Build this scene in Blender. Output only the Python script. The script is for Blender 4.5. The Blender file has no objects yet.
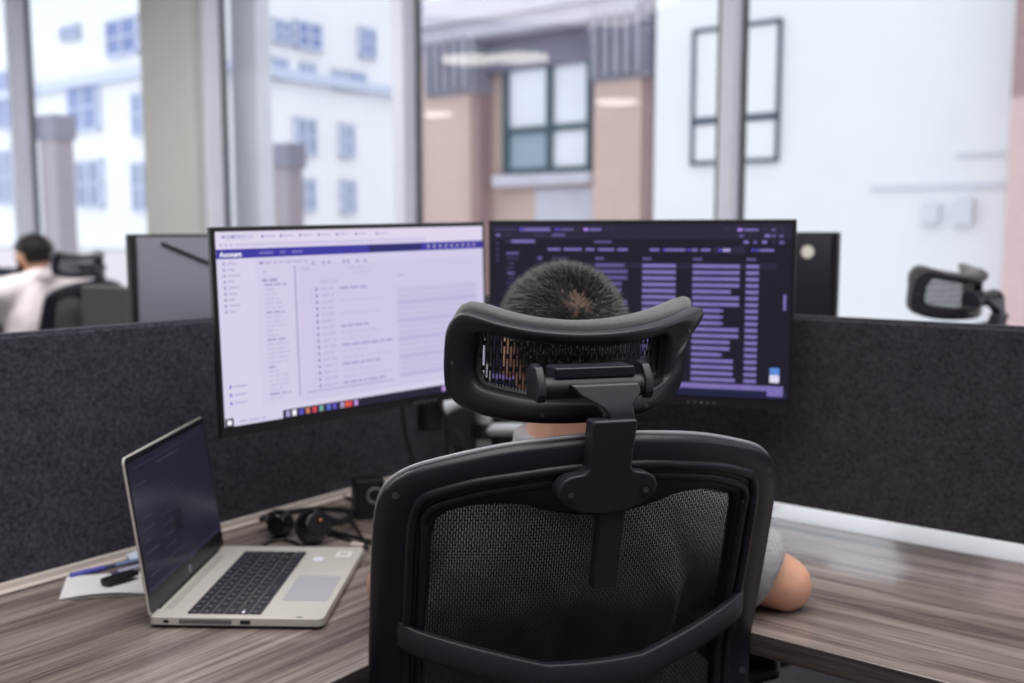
import bpy, bmesh, math, random
from mathutils import Vector, Matrix, noise
random.seed(7)
SC = bpy.context.scene
COL = SC.collection
PI = math.pi
rad = math.radians

# ------------------------------------------------------------------ camera
CAM_Z, PITCH, FPX = 1.28, rad(6.2), 996.0
cd = bpy.data.cameras.new('camera'); cam = bpy.data.objects.new('camera', cd); COL.objects.link(cam)
cd.sensor_width = 36.0; cd.lens = FPX / 1024 * 36.0
cam.location = (0, 0, CAM_Z); cam.rotation_euler = (PI / 2 - PITCH, 0, 0)
cd.clip_start = 0.05; cd.clip_end = 200
cd.dof.use_dof = True; cd.dof.focus_distance = 1.06; cd.dof.aperture_fstop = 3.4; cd.dof.aperture_blades = 0
SC.camera = cam

def ray(px, py):
    a = (px - 512) / FPX; b = -(py - 341.5) / FPX
    return Vector((a, math.cos(PITCH) + b * math.sin(PITCH), -math.sin(PITCH) + b * math.cos(PITCH)))
def at_depth(px, py, Y):
    d = ray(px, py); k = Y / d.y
    return Vector((d.x * k, Y, CAM_Z + d.z * k))
def at_height(px, py, z):
    d = ray(px, py); k = (z - CAM_Z) / d.z
    return Vector((d.x * k, d.y * k, z))

# the room grid: s runs along the right partition and the windows, t runs away towards the windows
RA = math.atan2(-.609, .793)
RX = Vector((math.cos(RA), math.sin(RA), 0)); TX = Vector((-math.sin(RA), math.cos(RA), 0))
CORNER = Vector((-.037, 2.419, 0))
def room(s, t, z=0): return CORNER + RX * s + TX * t + Vector((0, 0, z))
def on_wall(px, py, t):                      # a point of the vertical plane t, as (s, z)
    d = ray(px, py); o = Vector((0, 0, CAM_Z)) - CORNER
    k = (t - o.dot(TX)) / d.dot(TX); p = o + d * k
    return p.dot(RX), p.z

# ------------------------------------------------------------------ materials
def srgb(r, g, b):
    f = lambda c: (c / 255 / 12.92) if c / 255 <= .04045 else ((c / 255 + .055) / 1.055) ** 2.4
    return (f(r), f(g), f(b), 1)
MATS = {}
def mat(name, color, rough=.5, metal=0., spec=.5, noise_amt=0., noise_scale=20., bump=0., bump_scale=200., emit=None, estr=1., sheen=0., sss=0.):
    m = bpy.data.materials.new(name); m.use_nodes = True
    nt = m.node_tree; b = nt.nodes['Principled BSDF']
    if len(color) == 3: color = srgb(*color)
    b.inputs['Base Color'].default_value = color
    b.inputs['Roughness'].default_value = rough; b.inputs['Metallic'].default_value = metal
    b.inputs['Specular IOR Level'].default_value = spec
    if sheen: b.inputs['Sheen Weight'].default_value = sheen
    if sss:
        b.inputs['Subsurface Weight'].default_value = sss; b.inputs['Subsurface Radius'].default_value = (.02, .008, .004)
    tc = nt.nodes.new('ShaderNodeTexCoord')
    if noise_amt:
        n = nt.nodes.new('ShaderNodeTexNoise'); n.inputs['Scale'].default_value = noise_scale; n.inputs['Detail'].default_value = 4
        nt.links.new(tc.outputs['Object'], n.inputs['Vector'])
        r = nt.nodes.new('ShaderNodeValToRGB')
        lo = [max(0, c * (1 - noise_amt)) for c in color[:3]] + [1]; hi = [min(1, c * (1 + noise_amt)) for c in color[:3]] + [1]
        r.color_ramp.elements[0].position = .3; r.color_ramp.elements[1].position = .7
        r.color_ramp.elements[0].color = lo; r.color_ramp.elements[1].color = hi
        nt.links.new(n.outputs['Fac'], r.inputs['Fac']); nt.links.new(r.outputs['Color'], b.inputs['Base Color'])
    if bump:
        n2 = nt.nodes.new('ShaderNodeTexNoise'); n2.inputs['Scale'].default_value = bump_scale; n2.inputs['Detail'].default_value = 3
        nt.links.new(tc.outputs['Object'], n2.inputs['Vector'])
        bp = nt.nodes.new('ShaderNodeBump'); bp.inputs['Strength'].default_value = bump; bp.inputs['Distance'].default_value = .002
        nt.links.new(n2.outputs['Fac'], bp.inputs['Height']); nt.links.new(bp.outputs['Normal'], b.inputs['Normal'])
    if emit is not None:
        b.inputs['Emission Color'].default_value = emit if len(emit) == 4 else srgb(*emit)
        b.inputs['Emission Strength'].default_value = estr
    MATS[name] = m
    return m

def mesh_fabric(name, thread, px_, pz_, open_):
    """woven chair mesh: dark threads with real see-through openings, in the chair's own coordinates"""
    m = bpy.data.materials.new(name); m.use_nodes = True; nt = m.node_tree
    b = nt.nodes['Principled BSDF']; out = nt.nodes['Material Output']
    b.inputs['Base Color'].default_value = thread; b.inputs['Roughness'].default_value = .55
    tc = nt.nodes.new('ShaderNodeTexCoord'); sp = nt.nodes.new('ShaderNodeSeparateXYZ')
    nt.links.new(tc.outputs['Object'], sp.inputs[0])
    def mth(op, a, bb=None):
        n = nt.nodes.new('ShaderNodeMath'); n.operation = op
        for i, v in enumerate((a, bb)):
            if v is None: continue
            if isinstance(v, (int, float)): n.inputs[i].default_value = v
            else: nt.links.new(v, n.inputs[i])
        return n.outputs[0]
    col = mth('FLOOR', mth('DIVIDE', sp.outputs['X'], px_))
    off = mth('MULTIPLY', mth('MODULO', mth('ABSOLUTE', col), 2.0), .5)
    fx = mth('FRACT', mth('ADD', mth('DIVIDE', sp.outputs['X'], px_), 400.0))
    fz = mth('FRACT', mth('ADD', mth('ADD', mth('DIVIDE', sp.outputs['Z'], pz_), off), 400.0))
    gx = mth('MULTIPLY', mth('GREATER_THAN', fx, .22), mth('LESS_THAN', fx, .78))
    gz = mth('LESS_THAN', fz, .80)
    hole = mth('MULTIPLY', mth('MULTIPLY', gx, gz), open_)
    tr = nt.nodes.new('ShaderNodeBsdfTransparent'); mx = nt.nodes.new('ShaderNodeMixShader')
    nt.links.new(hole, mx.inputs[0]); nt.links.new(b.outputs[0], mx.inputs[1]); nt.links.new(tr.outputs[0], mx.inputs[2])
    nt.links.new(mx.outputs[0], out.inputs[0]); MATS[name] = m
    return m

def wood(name, along_x, dim=1):
    m = bpy.data.materials.new(name); m.use_nodes = True; nt = m.node_tree; b = nt.nodes['Principled BSDF']
    tc = nt.nodes.new('ShaderNodeTexCoord'); mp = nt.nodes.new('ShaderNodeMapping')
    mp.inputs['Scale'].default_value = (1.5, 34, 34) if along_x else (34, 1.5, 34)
    nt.links.new(tc.outputs['Object'], mp.inputs[0])
    n1 = nt.nodes.new('ShaderNodeTexNoise'); n1.inputs['Scale'].default_value = 1.0; n1.inputs['Detail'].default_value = 6; n1.inputs['Roughness'].default_value = .62; n1.inputs['Distortion'].default_value = .9
    nt.links.new(mp.outputs[0], n1.inputs['Vector'])
    mp2 = nt.nodes.new('ShaderNodeMapping'); mp2.inputs['Scale'].default_value = (6, 210, 210) if along_x else (210, 6, 210)
    nt.links.new(tc.outputs['Object'], mp2.inputs[0])
    n2 = nt.nodes.new('ShaderNodeTexNoise'); n2.inputs['Scale'].default_value = 1.0; n2.inputs['Detail'].default_value = 3
    nt.links.new(mp2.outputs[0], n2.inputs['Vector'])
    r = nt.nodes.new('ShaderNodeValToRGB'); e = r.color_ramp.elements
    e[0].position = .30; e[0].color = srgb(88, 79, 78); e[1].position = .72; e[1].color = srgb(168, 156, 150)
    x = e.new(.5); x.color = srgb(134, 122, 117)
    x = e.new(.42); x.color = srgb(116, 105, 102)
    nt.links.new(n1.outputs['Fac'], r.inputs['Fac'])
    mx = nt.nodes.new('ShaderNodeMixRGB'); mx.blend_type = 'MULTIPLY'; mx.inputs[0].default_value = .75
    r2 = nt.nodes.new('ShaderNodeValToRGB'); r2.color_ramp.elements[0].position = .36; r2.color_ramp.elements[0].color = (.50, .47, .47, 1); r2.color_ramp.elements[1].position = .56; r2.color_ramp.elements[1].color = (1, 1, 1, 1)
    nt.links.new(n2.outputs['Fac'], r2.inputs['Fac']); nt.links.new(r.outputs['Color'], mx.inputs[1]); nt.links.new(r2.outputs['Color'], mx.inputs[2])
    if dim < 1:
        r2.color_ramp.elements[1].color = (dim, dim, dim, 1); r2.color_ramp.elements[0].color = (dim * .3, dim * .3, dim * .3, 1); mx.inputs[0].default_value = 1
    nt.links.new(mx.outputs[0], b.inputs['Base Color'])
    b.inputs['Coat Weight'].default_value = .7; b.inputs['Coat Roughness'].default_value = .10; b.inputs['Roughness'].default_value = .24; b.inputs['Specular IOR Level'].default_value = .5
    bp = nt.nodes.new('ShaderNodeBump'); bp.inputs['Strength'].default_value = .12; bp.inputs['Distance'].default_value = .001
    nt.links.new(n2.outputs['Fac'], bp.inputs['Height']); nt.links.new(bp.outputs['Normal'], b.inputs['Normal'])
    return m

def brick(name, c1, c2, mortar, scale):
    m = bpy.data.materials.new(name); m.use_nodes = True; nt = m.node_tree; b = nt.nodes['Principled BSDF']
    tc = nt.nodes.new('ShaderNodeTexCoord'); mp = nt.nodes.new('ShaderNodeMapping'); mp.inputs['Rotation'].default_value = (PI / 2, 0, 0)
    nt.links.new(tc.outputs['Object'], mp.inputs[0])
    t = nt.nodes.new('ShaderNodeTexBrick'); t.inputs['Scale'].default_value = scale
    t.inputs['Color1'].default_value = srgb(*c1); t.inputs['Color2'].default_value = srgb(*c2); t.inputs['Mortar'].default_value = srgb(*mortar)
    nt.links.new(mp.outputs[0], t.inputs['Vector']); nt.links.new(t.outputs['Color'], b.inputs['Base Color'])
    b.inputs['Roughness'].default_value = .9
    return m

def felt(name, dark, light):
    m = bpy.data.materials.new(name); m.use_nodes = True; nt = m.node_tree; b = nt.nodes['Principled BSDF']
    tc = nt.nodes.new('ShaderNodeTexCoord')
    n1 = nt.nodes.new('ShaderNodeTexNoise'); n1.inputs['Scale'].default_value = 150; n1.inputs['Detail'].default_value = 5; n1.inputs['Roughness'].default_value = .7
    n2 = nt.nodes.new('ShaderNodeTexNoise'); n2.inputs['Scale'].default_value = 28; n2.inputs['Detail'].default_value = 3
    ad = nt.nodes.new('ShaderNodeMath'); ad.operation = 'MULTIPLY_ADD'; ad.inputs[1].default_value = .16
    nt.links.new(tc.outputs['Object'], n1.inputs['Vector']); nt.links.new(tc.outputs['Object'], n2.inputs['Vector'])
    nt.links.new(n2.outputs['Fac'], ad.inputs[0]); nt.links.new(n1.outputs['Fac'], ad.inputs[2])
    r = nt.nodes.new('ShaderNodeValToRGB'); r.color_ramp.elements[0].position = .40; r.color_ramp.elements[0].color = srgb(*dark)
    r.color_ramp.elements[1].position = .78; r.color_ramp.elements[1].color = srgb(*light)
    nt.links.new(ad.outputs[0], r.inputs['Fac']); nt.links.new(r.outputs['Color'], b.inputs['Base Color'])
    b.inputs['Roughness'].default_value = .95; b.inputs['Specular IOR Level'].default_value = .15
    return m

def glass(name, refl):
    m = bpy.data.materials.new(name); m.use_nodes = True; nt = m.node_tree; nt.nodes.remove(nt.nodes['Principled BSDF'])
    out = nt.nodes['Material Output']; t = nt.nodes.new('ShaderNodeBsdfTransparent'); t.inputs[0].default_value = (.97, .985, .985, 1)
    g = nt.nodes.new('ShaderNodeBsdfGlossy'); g.inputs['Roughness'].default_value = .0
    lw = nt.nodes.new('ShaderNodeFresnel'); lw.inputs[0].default_value = refl
    mx = nt.nodes.new('ShaderNodeMixShader'); nt.links.new(lw.outputs[0], mx.inputs[0])
    nt.links.new(t.outputs[0], mx.inputs[1]); nt.links.new(g.outputs[0], mx.inputs[2]); nt.links.new(mx.outputs[0], out.inputs[0])
    return m

def emission(name, c, s=1.0):
    m = bpy.data.materials.new(name); m.use_nodes = True; nt = m.node_tree; b = nt.nodes['Principled BSDF']
    col = srgb(*c)
    b.inputs['Base Color'].default_value = (.01, .01, .012, 1); b.inputs['Roughness'].default_value = .35; b.inputs['Specular IOR Level'].default_value = .12
    b.inputs['Emission Color'].default_value = col; b.inputs['Emission Strength'].default_value = s
    return m

# ------------------------------------------------------------------ mesh helpers
def obj(name, bm, m=None, parent=None, smooth=False, loc=None, rotz=0, bevel=0, seg=2, angle=None):
    me = bpy.data.meshes.new(name)
    bmesh.ops.recalc_face_normals(bm, faces=bm.faces)
    bm.to_mesh(me); bm.free()
    ms = m if isinstance(m, (list, tuple)) else [m]
    for k in ms: me.materials.append(k)
    o = bpy.data.objects.new(name, me); COL.objects.link(o)
    if parent: o.parent = parent
    if loc is not None: o.location = loc
    o.rotation_euler.z = rotz
    if smooth:
        for p in me.polygons: p.use_smooth = True
    if bevel:
        md = o.modifiers.new('bevel', 'BEVEL'); md.width = bevel; md.segments = seg; md.limit_method = 'ANGLE'; md.angle_limit = rad(35)
        for p in me.polygons: p.use_smooth = True
        try: md.harden_normals = True
        except Exception: pass
    return o
def empty(name, loc=(0, 0, 0), rotz=0):
    o = bpy.data.objects.new(name, None); COL.objects.link(o); o.location = loc; o.rotation_euler.z = rotz; o.empty_display_size = .1
    return o
def tag(o, label, cat, group=None):
    o['label'] = label; o['category'] = cat
    if group: o['group'] = group
    return o
def struct(o, label=None):
    o['kind'] = 'structure'
    if label: o['label'] = label
    return o
def B(): return bmesh.new()
def box(bm, x0, x1, y0, y1, z0, z1, M=None, mi=0):
    vs = [bm.verts.new(v) for v in ((x0, y0, z0), (x1, y0, z0), (x1, y1, z0), (x0, y1, z0), (x0, y0, z1), (x1, y0, z1), (x1, y1, z1), (x0, y1, z1))]
    if M is not None:
        for v in vs: v.co = M @ v.co
    for f in ((0, 3, 2, 1), (4, 5, 6, 7), (0, 1, 5, 4), (1, 2, 6, 5), (2, 3, 7, 6), (3, 0, 4, 7)):
        fc = bm.faces.new([vs[i] for i in f]); fc.material_index = mi
    return vs
def quad(bm, pts, mi=0):
    f = bm.faces.new([bm.verts.new(p) for p in pts]); f.material_index = mi
def loft(bm, loops, cap=True, closed=False):
    rows = [[bm.verts.new(p) for p in lp] for lp in loops]
    n = len(rows[0]); R = len(rows)
    for i in range(R if closed else R - 1):
        a, b = rows[i], rows[(i + 1) % R]
        for j in range(n):
            bm.faces.new((a[j], a[(j + 1) % n], b[(j + 1) % n], b[j]))
    if cap and not closed:
        bm.faces.new(list(reversed(rows[0]))); bm.faces.new(rows[-1])
def smooth_path(pts, n=8, closed=False):
    P = [Vector(p) for p in pts]; out = []; L = len(P)
    rng = range(L) if closed else range(L - 1)
    for i in rng:
        if closed: p0, p1, p2, p3 = P[i - 1], P[i], P[(i + 1) % L], P[(i + 2) % L]
        else: p0, p1, p2, p3 = P[max(i - 1, 0)], P[i], P[i + 1], P[min(i + 2, L - 1)]
        for k in range(n):
            t = k / n
            out.append(.5 * ((2 * p1) + (p2 - p0) * t + (2 * p0 - 5 * p1 + 4 * p2 - p3) * t * t + (3 * p1 - p0 - 3 * p2 + p3) * t ** 3))
    if not closed: out.append(P[-1].copy())
    return out
def tube(bm, pts, r, seg=10, closed=False, flat=None):
    P = [Vector(p) for p in pts]; L = len(P); loops = []; prev = None
    for i in range(L):
        if closed: d = P[(i + 1) % L] - P[i - 1]
        else: d = P[min(i + 1, L - 1)] - P[max(i - 1, 0)]
        d.normalize()
        if prev is None:
            up = Vector((0, 0, 1)) if abs(d.z) < .9 else Vector((0, 1, 0))
            a = d.cross(up).normalized()
        else: a = (prev - d * prev.dot(d)).normalized()
        prev = a; b = d.cross(a)
        rr = r[i] if isinstance(r, (list, tuple)) else r
        fl = flat or 1
        loops.append([P[i] + a * rr * math.cos(2 * PI * k / seg) + b * rr * fl * math.sin(2 * PI * k / seg) for k in range(seg)])
    loft(bm, loops, cap=not closed, closed=closed)
def cyl(bm, p, q, r, seg=20, r2=None):
    p, q = Vector(p), Vector(q); tube(bm, [p, q], [r, r if r2 is None else r2], seg)
def ball(bm, c, r, sub=2, M=None):
    if not isinstance(r, (tuple, list)): r = (r, r, r)
    mt = Matrix.Translation(Vector(c)) @ (M if M is not None else Matrix.Identity(4)) @ Matrix.Diagonal((r[0], r[1], r[2], 1))
    bmesh.ops.create_icosphere(bm, subdivisions=sub, radius=1, matrix=mt)
def rcone(bm, p, r1, q, r2, sub=2):
    """tapered limb with round ends: hull of two balls"""
    t = B()
    ball(t, p, r1, sub); ball(t, q, r2, sub)
    bmesh.ops.convex_hull(t, input=t.verts[:])
    bmesh.ops.delete(t, geom=[v for v in t.verts if not v.link_faces], context='VERTS')
    me = bpy.data.meshes.new('tmp'); t.to_mesh(me); t.free(); bm.from_mesh(me); bpy.data.meshes.remove(me)
def prism(bm, outline, y0, y1):
    """outline of (x, z) extruded from y0 to y1"""
    a = [bm.verts.new((x, y0, z)) for x, z in outline]; b = [bm.verts.new((x, y1, z)) for x, z in outline]
    n = len(a)
    for i in range(n): bm.faces.new((a[i], a[(i + 1) % n], b[(i + 1) % n], b[i]))
    bm.faces.new(list(reversed(a))); bm.faces.new(b)
def text_mesh(name, curve):
    t = bpy.data.objects.new('tmp', curve); COL.objects.link(t); bpy.context.view_layer.update()
    me = bpy.data.meshes.new_from_object(t.evaluated_get(bpy.context.evaluated_depsgraph_get())); me.name = name
    m_ = curve.materials[0]; bpy.data.objects.remove(t); bpy.data.curves.remove(curve); me.materials.clear(); me.materials.append(m_)
    return bpy.data.objects.new(name, me)
def copy_tree(o, parent=None):
    c = o.copy(); COL.objects.link(c); c.parent = parent
    for ch in o.children: copy_tree(ch, c)
    return c
def remesh(o, vox, smooth_it=6, fac=.5):
    r = o.modifiers.new('join', 'REMESH'); r.mode = 'VOXEL'; r.voxel_size = vox; r.use_smooth_shade = True
    s = o.modifiers.new('smooth', 'SMOOTH'); s.factor = fac; s.iterations = smooth_it

# ------------------------------------------------------------------ shared materials
PLASTIC = mat('black_plastic', (27, 24, 36), .42, spec=.5, bump=.08, bump_scale=900)
PLASTIC_DK = mat('dark_plastic', (18, 16, 25), .5)
RIM = mat('rim_highlight_plastic', (134, 132, 142), .32, spec=.7)  # pale grey that paints the light catching the chair edge
PADGREY = mat('charcoal_fabric', (78, 76, 80), .95, noise_amt=.35, noise_scale=900, bump=.6, bump_scale=1200, sheen=.4)
PLASTIC_LT = mat('bracket_plastic', (43, 41, 51), .45, spec=.5, bump=.08, bump_scale=900)
BACKMESH = mesh_fabric('back_mesh', srgb(26, 25, 31), .0030, .0080, .25)
HEADMESH = mesh_fabric('head_mesh', srgb(26, 25, 32), .0034, .0300, .62)
STEEL = mat('screw_steel', (110, 110, 118), .35, metal=.8)
WHITEMET = mat('white_metal', (214, 220, 228), .35, metal=.0, spec=.6)
SILVER = mat('laptop_silver', (192, 189, 184), .42, metal=.25, bump=.05, bump_scale=2500)
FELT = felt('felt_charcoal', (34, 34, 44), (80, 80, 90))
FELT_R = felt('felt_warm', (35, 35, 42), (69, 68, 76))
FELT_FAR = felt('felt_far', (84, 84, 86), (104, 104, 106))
ALU = mat('aluminium_trim', (206, 196, 190), .4)
CABLE = mat('black_cable', (16, 15, 19), .45)
WOOD_L = wood('wood_left', False); WOOD_R = wood('wood_right', True)
SKIN = mat('skin', (212, 162, 138), .55, noise_amt=.08, noise_scale=30, sss=.15, bump=.05, bump_scale=600)
TSHIRT = mat('grey_tshirt', (148, 147, 153), .95, noise_amt=.22, noise_scale=300, bump=.5, bump_scale=60, sheen=.3)
SHIRT_W = mat('white_shirt', (226, 218, 220), .9, noise_amt=.04, noise_scale=6, bump=.6, bump_scale=18)
TROUSER = mat('dark_trousers', (36, 38, 52), .9, bump=.4, bump_scale=80)
SHOE = mat('dark_shoe', (24, 22, 24), .5)
HAIR = mat('dark_hair', (30, 26, 27), .6, spec=.2)
SCALP = mat('scalp_brown', (84, 58, 48), .7, noise_amt=.35, noise_scale=120); EYE = mat('eye_white', (232, 228, 224), .2); IRIS = mat('iris', (44, 30, 22), .2)
GLASS = glass('window_glass', 1.45)

# ------------------------------------------------------------------ room shell
T_WIN = 2.2
def room_box(name, s0, s1, t0, t1, z0, z1, m, label=None, bevel=0):
    bm = B(); cx_, cy_ = (s0 + s1) / 2, (t0 + t1) / 2
    box(bm, s0 - cx_, s1 - cx_, t0 - cy_, t1 - cy_, 0, z1 - z0)
    o = obj(name, bm, m, loc=room(cx_, cy_, z0), rotz=RA, bevel=bevel)
    return o
FLOORM = mat('carpet', (70, 70, 76), .95, noise_amt=.3, noise_scale=60, bump=.4, bump_scale=400)
struct(room_box('floor', -9, 8, -6, T_WIN + .1, -.05, 0, FLOORM), 'grey office carpet floor')
CEILM = mat('ceiling_paint', (225, 225, 226), .9, noise_amt=.02, noise_scale=3)
struct(room_box('ceiling', -9, 8, -6, T_WIN + .1, 3.3, 3.4, CEILM), 'white office ceiling')
WALLM = mat('wall_paint', (205, 203, 200), .9, noise_amt=.02, noise_scale=3)
struct(room_box('wall_back', -9, 8, -6.1, -6, 0, 3.3, WALLM), 'pale office wall behind the desks')
struct(room_box('wall_right', 8, 8.1, -6, T_WIN + .1, 0, 3.3, WALLM), 'pale office end wall')
FRAME = mat('window_metal', (222, 223, 236), .5, metal=.0, noise_amt=.04, noise_scale=4)
FRAME_DK = mat('window_gasket', (78, 84, 88), .5)
FRAME_OLV = mat('window_olive', (108, 106, 98), .5)
# mullions of the window wall, found from where the photo shows them
mull_px = [25, 216, 408, 731]
mull_s = [on_wall(p, 120, T_WIN)[0] for p in mull_px]
mull_s = [mull_s[0] - 2.2] + mull_s + [mull_s[-1] + 2.05, mull_s[-1] + 4.1]
for i, s in enumerate(mull_s):
    nxt = mull_s[i + 1] if i + 1 < len(mull_s) else s + 2.0
    w = empty('window_%d' % (i + 1), room(s, T_WIN, 0), RA); struct(w, 'tall office window bay with a grey metal mullion')
    fw, fd = {1: (.10, .15), 2: (.09, .15), 3: (.085, .13), 4: (.07, .10)}.get(i, (.09, .12))
    bm = B(); box(bm, -fw / 2, fw / 2, .05 - fd, .05, .0, 3.3); obj('mullion', bm, FRAME, w, bevel=.006)
    bm = B(); box(bm, fw / 2 - .002, fw / 2 + .014, .018, .055, .0, 3.3); obj('gasket', bm, FRAME_DK, w)
    bm = B(); box(bm, -fw / 2 - .022, -fw / 2 + .002, .05 - fd * .8, .05, .0, 3.3); obj('gasket', bm, FRAME_OLV, w)
    bm = B(); box(bm, fw / 2, nxt - s - fw / 2 - .028, -.05, .05, .0, .42); box(bm, fw / 2, nxt - s - fw / 2 - .028, -.05, .05, 3.2, 3.3)
    obj('window_frame', bm, FRAME, w)
    bm = B(); quad(bm, [(fw / 2, .01, .42), (nxt - s - fw / 2, .01, .42), (nxt - s - fw / 2, .01, 3.2), (fw / 2, .01, 3.2)]); obj('pane', bm, GLASS, w)
# the square column in front of the windows
s0 = on_wall(143, 120, T_WIN - .16)[0]; s1 = on_wall(194, 120, T_WIN - .16)[0]
COLM = mat('column_paint', (196, 194, 190), .9, noise_amt=.02, noise_scale=3)
struct(room_box('wall_column', s0, s1 , T_WIN - .16, T_WIN - .07, 0, 3.3, COLM), 'pale grey square column before the windows')
s2 = on_wall(204, 120, T_WIN - .10)[0]
struct(room_box('column_side_1', s1 + .002, s2, T_WIN - .10, T_WIN - .062, 0, 3.3, mat('column_lit_side', (214, 218, 224), .7)), 'side face of the column, its light painted in a paler colour')  # second face of the column; its brighter light is put into the colour

# ------------------------------------------------------------------ outside
STREETM = mat('street', (190, 190, 195), .95, noise_amt=.1, noise_scale=2)
struct(room_box('ground_outside', -45, 45, T_WIN + .3, 60, -4.1, -4, STREETM), 'pale street outside')
TA = T_WIN + 7.0
WHITEWALL = mat('white_render', (232, 234, 238), .9, noise_amt=.02, noise_scale=1)
STONE = mat('grey_stone', (150, 148, 164), .9, noise_amt=.10, noise_scale=3)
STONE_LT = mat('pale_stone', (196, 194, 208), .9, noise_amt=.06, noise_scale=3)
STONE_DK = mat('dark_stone', (126, 124, 142), .9, noise_amt=.1, noise_scale=3)
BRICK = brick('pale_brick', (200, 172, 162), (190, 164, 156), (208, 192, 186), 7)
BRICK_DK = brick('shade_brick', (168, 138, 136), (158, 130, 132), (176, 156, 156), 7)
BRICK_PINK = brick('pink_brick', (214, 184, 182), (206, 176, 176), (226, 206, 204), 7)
TEAL = mat('teal_frame', (62, 84, 96), .6)
PANE_LT = mat('pale_pane', (226, 230, 242), .3, noise_amt=.05, noise_scale=2)
PANE_DK = mat('blue_pane', (146, 164, 182), .3, noise_amt=.06, noise_scale=2)
BLACKFR = mat('dark_frame', (70, 84, 102), .6)
# building A: brick block with stone capitals
RA_ORG = room(0, TA, 0)
bA = empty('brick_building', RA_ORG, RA)
def pxbox(bm, x0, y0, x1, y1, dt0, dt1, yy=None, mi=0):
    """a block on the facade spanning the given outline, from dt0 (towards the office) to dt1"""
    xm = (x0 + x1) / 2
    a, _ = on_wall(x0, y0, TA + dt0); b, _ = on_wall(x1, y0, TA + dt0)
    z1 = on_wall(xm, y0, TA + dt0)[1]; z0 = on_wall(xm, y1, TA + dt0)[1]
    box(bm, a, b, dt0, dt1, z0, z1, mi=mi); return a, b, z0, z1
sL = on_wall(418, 100, TA)[0]; sM = on_wall(656, 100, TA)[0]
zc0 = on_wall(545, 26, TA - .5)[1]; zc1 = on_wall(545, -6, TA - .5)[1]; sC = on_wall(404, 60, TA - .6)[0]
bm = B(); box(bm, sL - .02, sM - .02, 0, .4, -4, zc1 + .2); obj('brick_wall', bm, BRICK, bA)
bm = B(); box(bm, sC, sM - .02, -.5, .0, zc0, zc0 + (zc1 - zc0) * .55); box(bm, sC, sM - .02, -.62, .0, zc0 + (zc1 - zc0) * .5, zc1 + .15); obj('cornice', bm, STONE_LT, bA, bevel=.03)
bm = B(); box(bm, sL + .6, sM - .55, -.14, .0, zc0 - .42, zc0 - .02); obj('stone_band', bm, STONE_DK, bA)
for (x0, x1, yc0, yc1) in ((428, 470, 36, 96), (594, 642, 8, 80)):
    bm = B(); a, b, z0, z1 = pxbox(bm, x0, yc1, x1, 420, -.35, 0); obj('pilaster', bm, BRICK, bA)
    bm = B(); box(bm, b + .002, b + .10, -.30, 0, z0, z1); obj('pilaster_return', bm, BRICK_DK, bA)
    zt = on_wall((x0 + x1) / 2, yc0, TA - .4)[1]
    bm = B(); h = zt - z1
    for q in range(7):
        t0 = q / 7; fl = .02 + .16 * max(0, t0 - .45) ** 1.0
        box(bm, a - fl, b + .10 + fl, -.38 - fl, 0, z1 + h * t0, z1 + h * (t0 + 1 / 7) + .002)
    for q in range(5):
        xx = a + (b - a) * (q + .3) / 4.6; box(bm, xx, xx + .10, -.50, -.36, z1 + .05, zt)
    obj('capital', bm, STONE, bA, bevel=.02)
# its big window
wx0, _ = on_wall(503, 100, TA - .1); wx1, _ = on_wall(592, 100, TA - .1)
wz1 = on_wall(548, 44, TA - .1)[1]; wz0 = on_wall(548, 173, TA - .1)[1]; wxm = on_wall(549, 100, TA - .1)[0]; wzm = on_wall(548, 128, TA - .1)[1]
bm = B(); fwd = .075
for (a, b) in ((wx0, wx0 + fwd), (wxm - fwd / 2, wxm + fwd / 2), (wx1 - fwd, wx1)): box(bm, a, b, -.12, 0, wz0, wz1)
for (a, b) in ((wz0, wz0 + fwd), (wzm - fwd / 2, wzm + fwd / 2), (wz1 - fwd, wz1)): box(bm, wx0, wx1, -.11, 0, a, b)
wf = obj('window', bm, TEAL, bA)
for (a, b, c, d, m_) in ((wx0, wxm, wzm, wz1, PANE_LT), (wxm, wx1, wzm, wz1, PANE_LT), (wx0, wxm, wz0, wzm, PANE_DK), (wxm, wx1, wz0, wzm, PANE_LT)):
    bm = B(); box(bm, a + .03, b - .03, -.05, -.02, c + .03, d - .03); obj('pane', bm, m_, wf)
bm = B(); box(bm, wx0 - .12, wx1 + .05, -.2, 0, wz0 - .16, wz0 - .01); obj('window_sill', bm, STONE_LT, bA)
bm = B(); box(bm, wx0 + .5, wx1 + .05, -.04, 0, wz0 - .75, wz0 - .2); obj('stone_panel', bm, STONE_LT, bA)
tag(bA, 'pale brick building across the street with grey stone capitals and a teal framed window', 'building')
# building W: overexposed white wall with a thin framed window and meter boxes
bW = empty('white_walled_building', RA_ORG, RA)
TWd = -.45
a = on_wall(655, 100, TA + TWd)[0]; b = on_wall(1011, 100, TA + TWd)[0]
bm = B(); box(bm, a, b, TWd, .4, -4, 9); obj('rendered_wall', bm, WHITEWALL, bW)
def wx(x, y): return on_wall(x, y, TA + TWd - .05)
x0 = wx(691, 90)[0]; x1 = wx(779, 90)[0]; xm = wx(735, 90)[0]; z1 = wx(735, 24)[1]; z0 = wx(735, 163)[1]; zm = wx(735, 119)[1]
bm = B(); q = .045
for (p, r_) in ((x0, x0 + q), (x1 - q * .6, x1), (xm - q / 2, xm + q / 2)): box(bm, p, r_, TWd - .05, TWd, z0, z1)
for (p, r_) in ((z0, z0 + q * .8), (zm - q / 2, zm + q), (z1 - q, z1)): box(bm, x0, x1, TWd - .05, TWd, p, r_)
wf = obj('window', bm, BLACKFR, bW)
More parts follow.
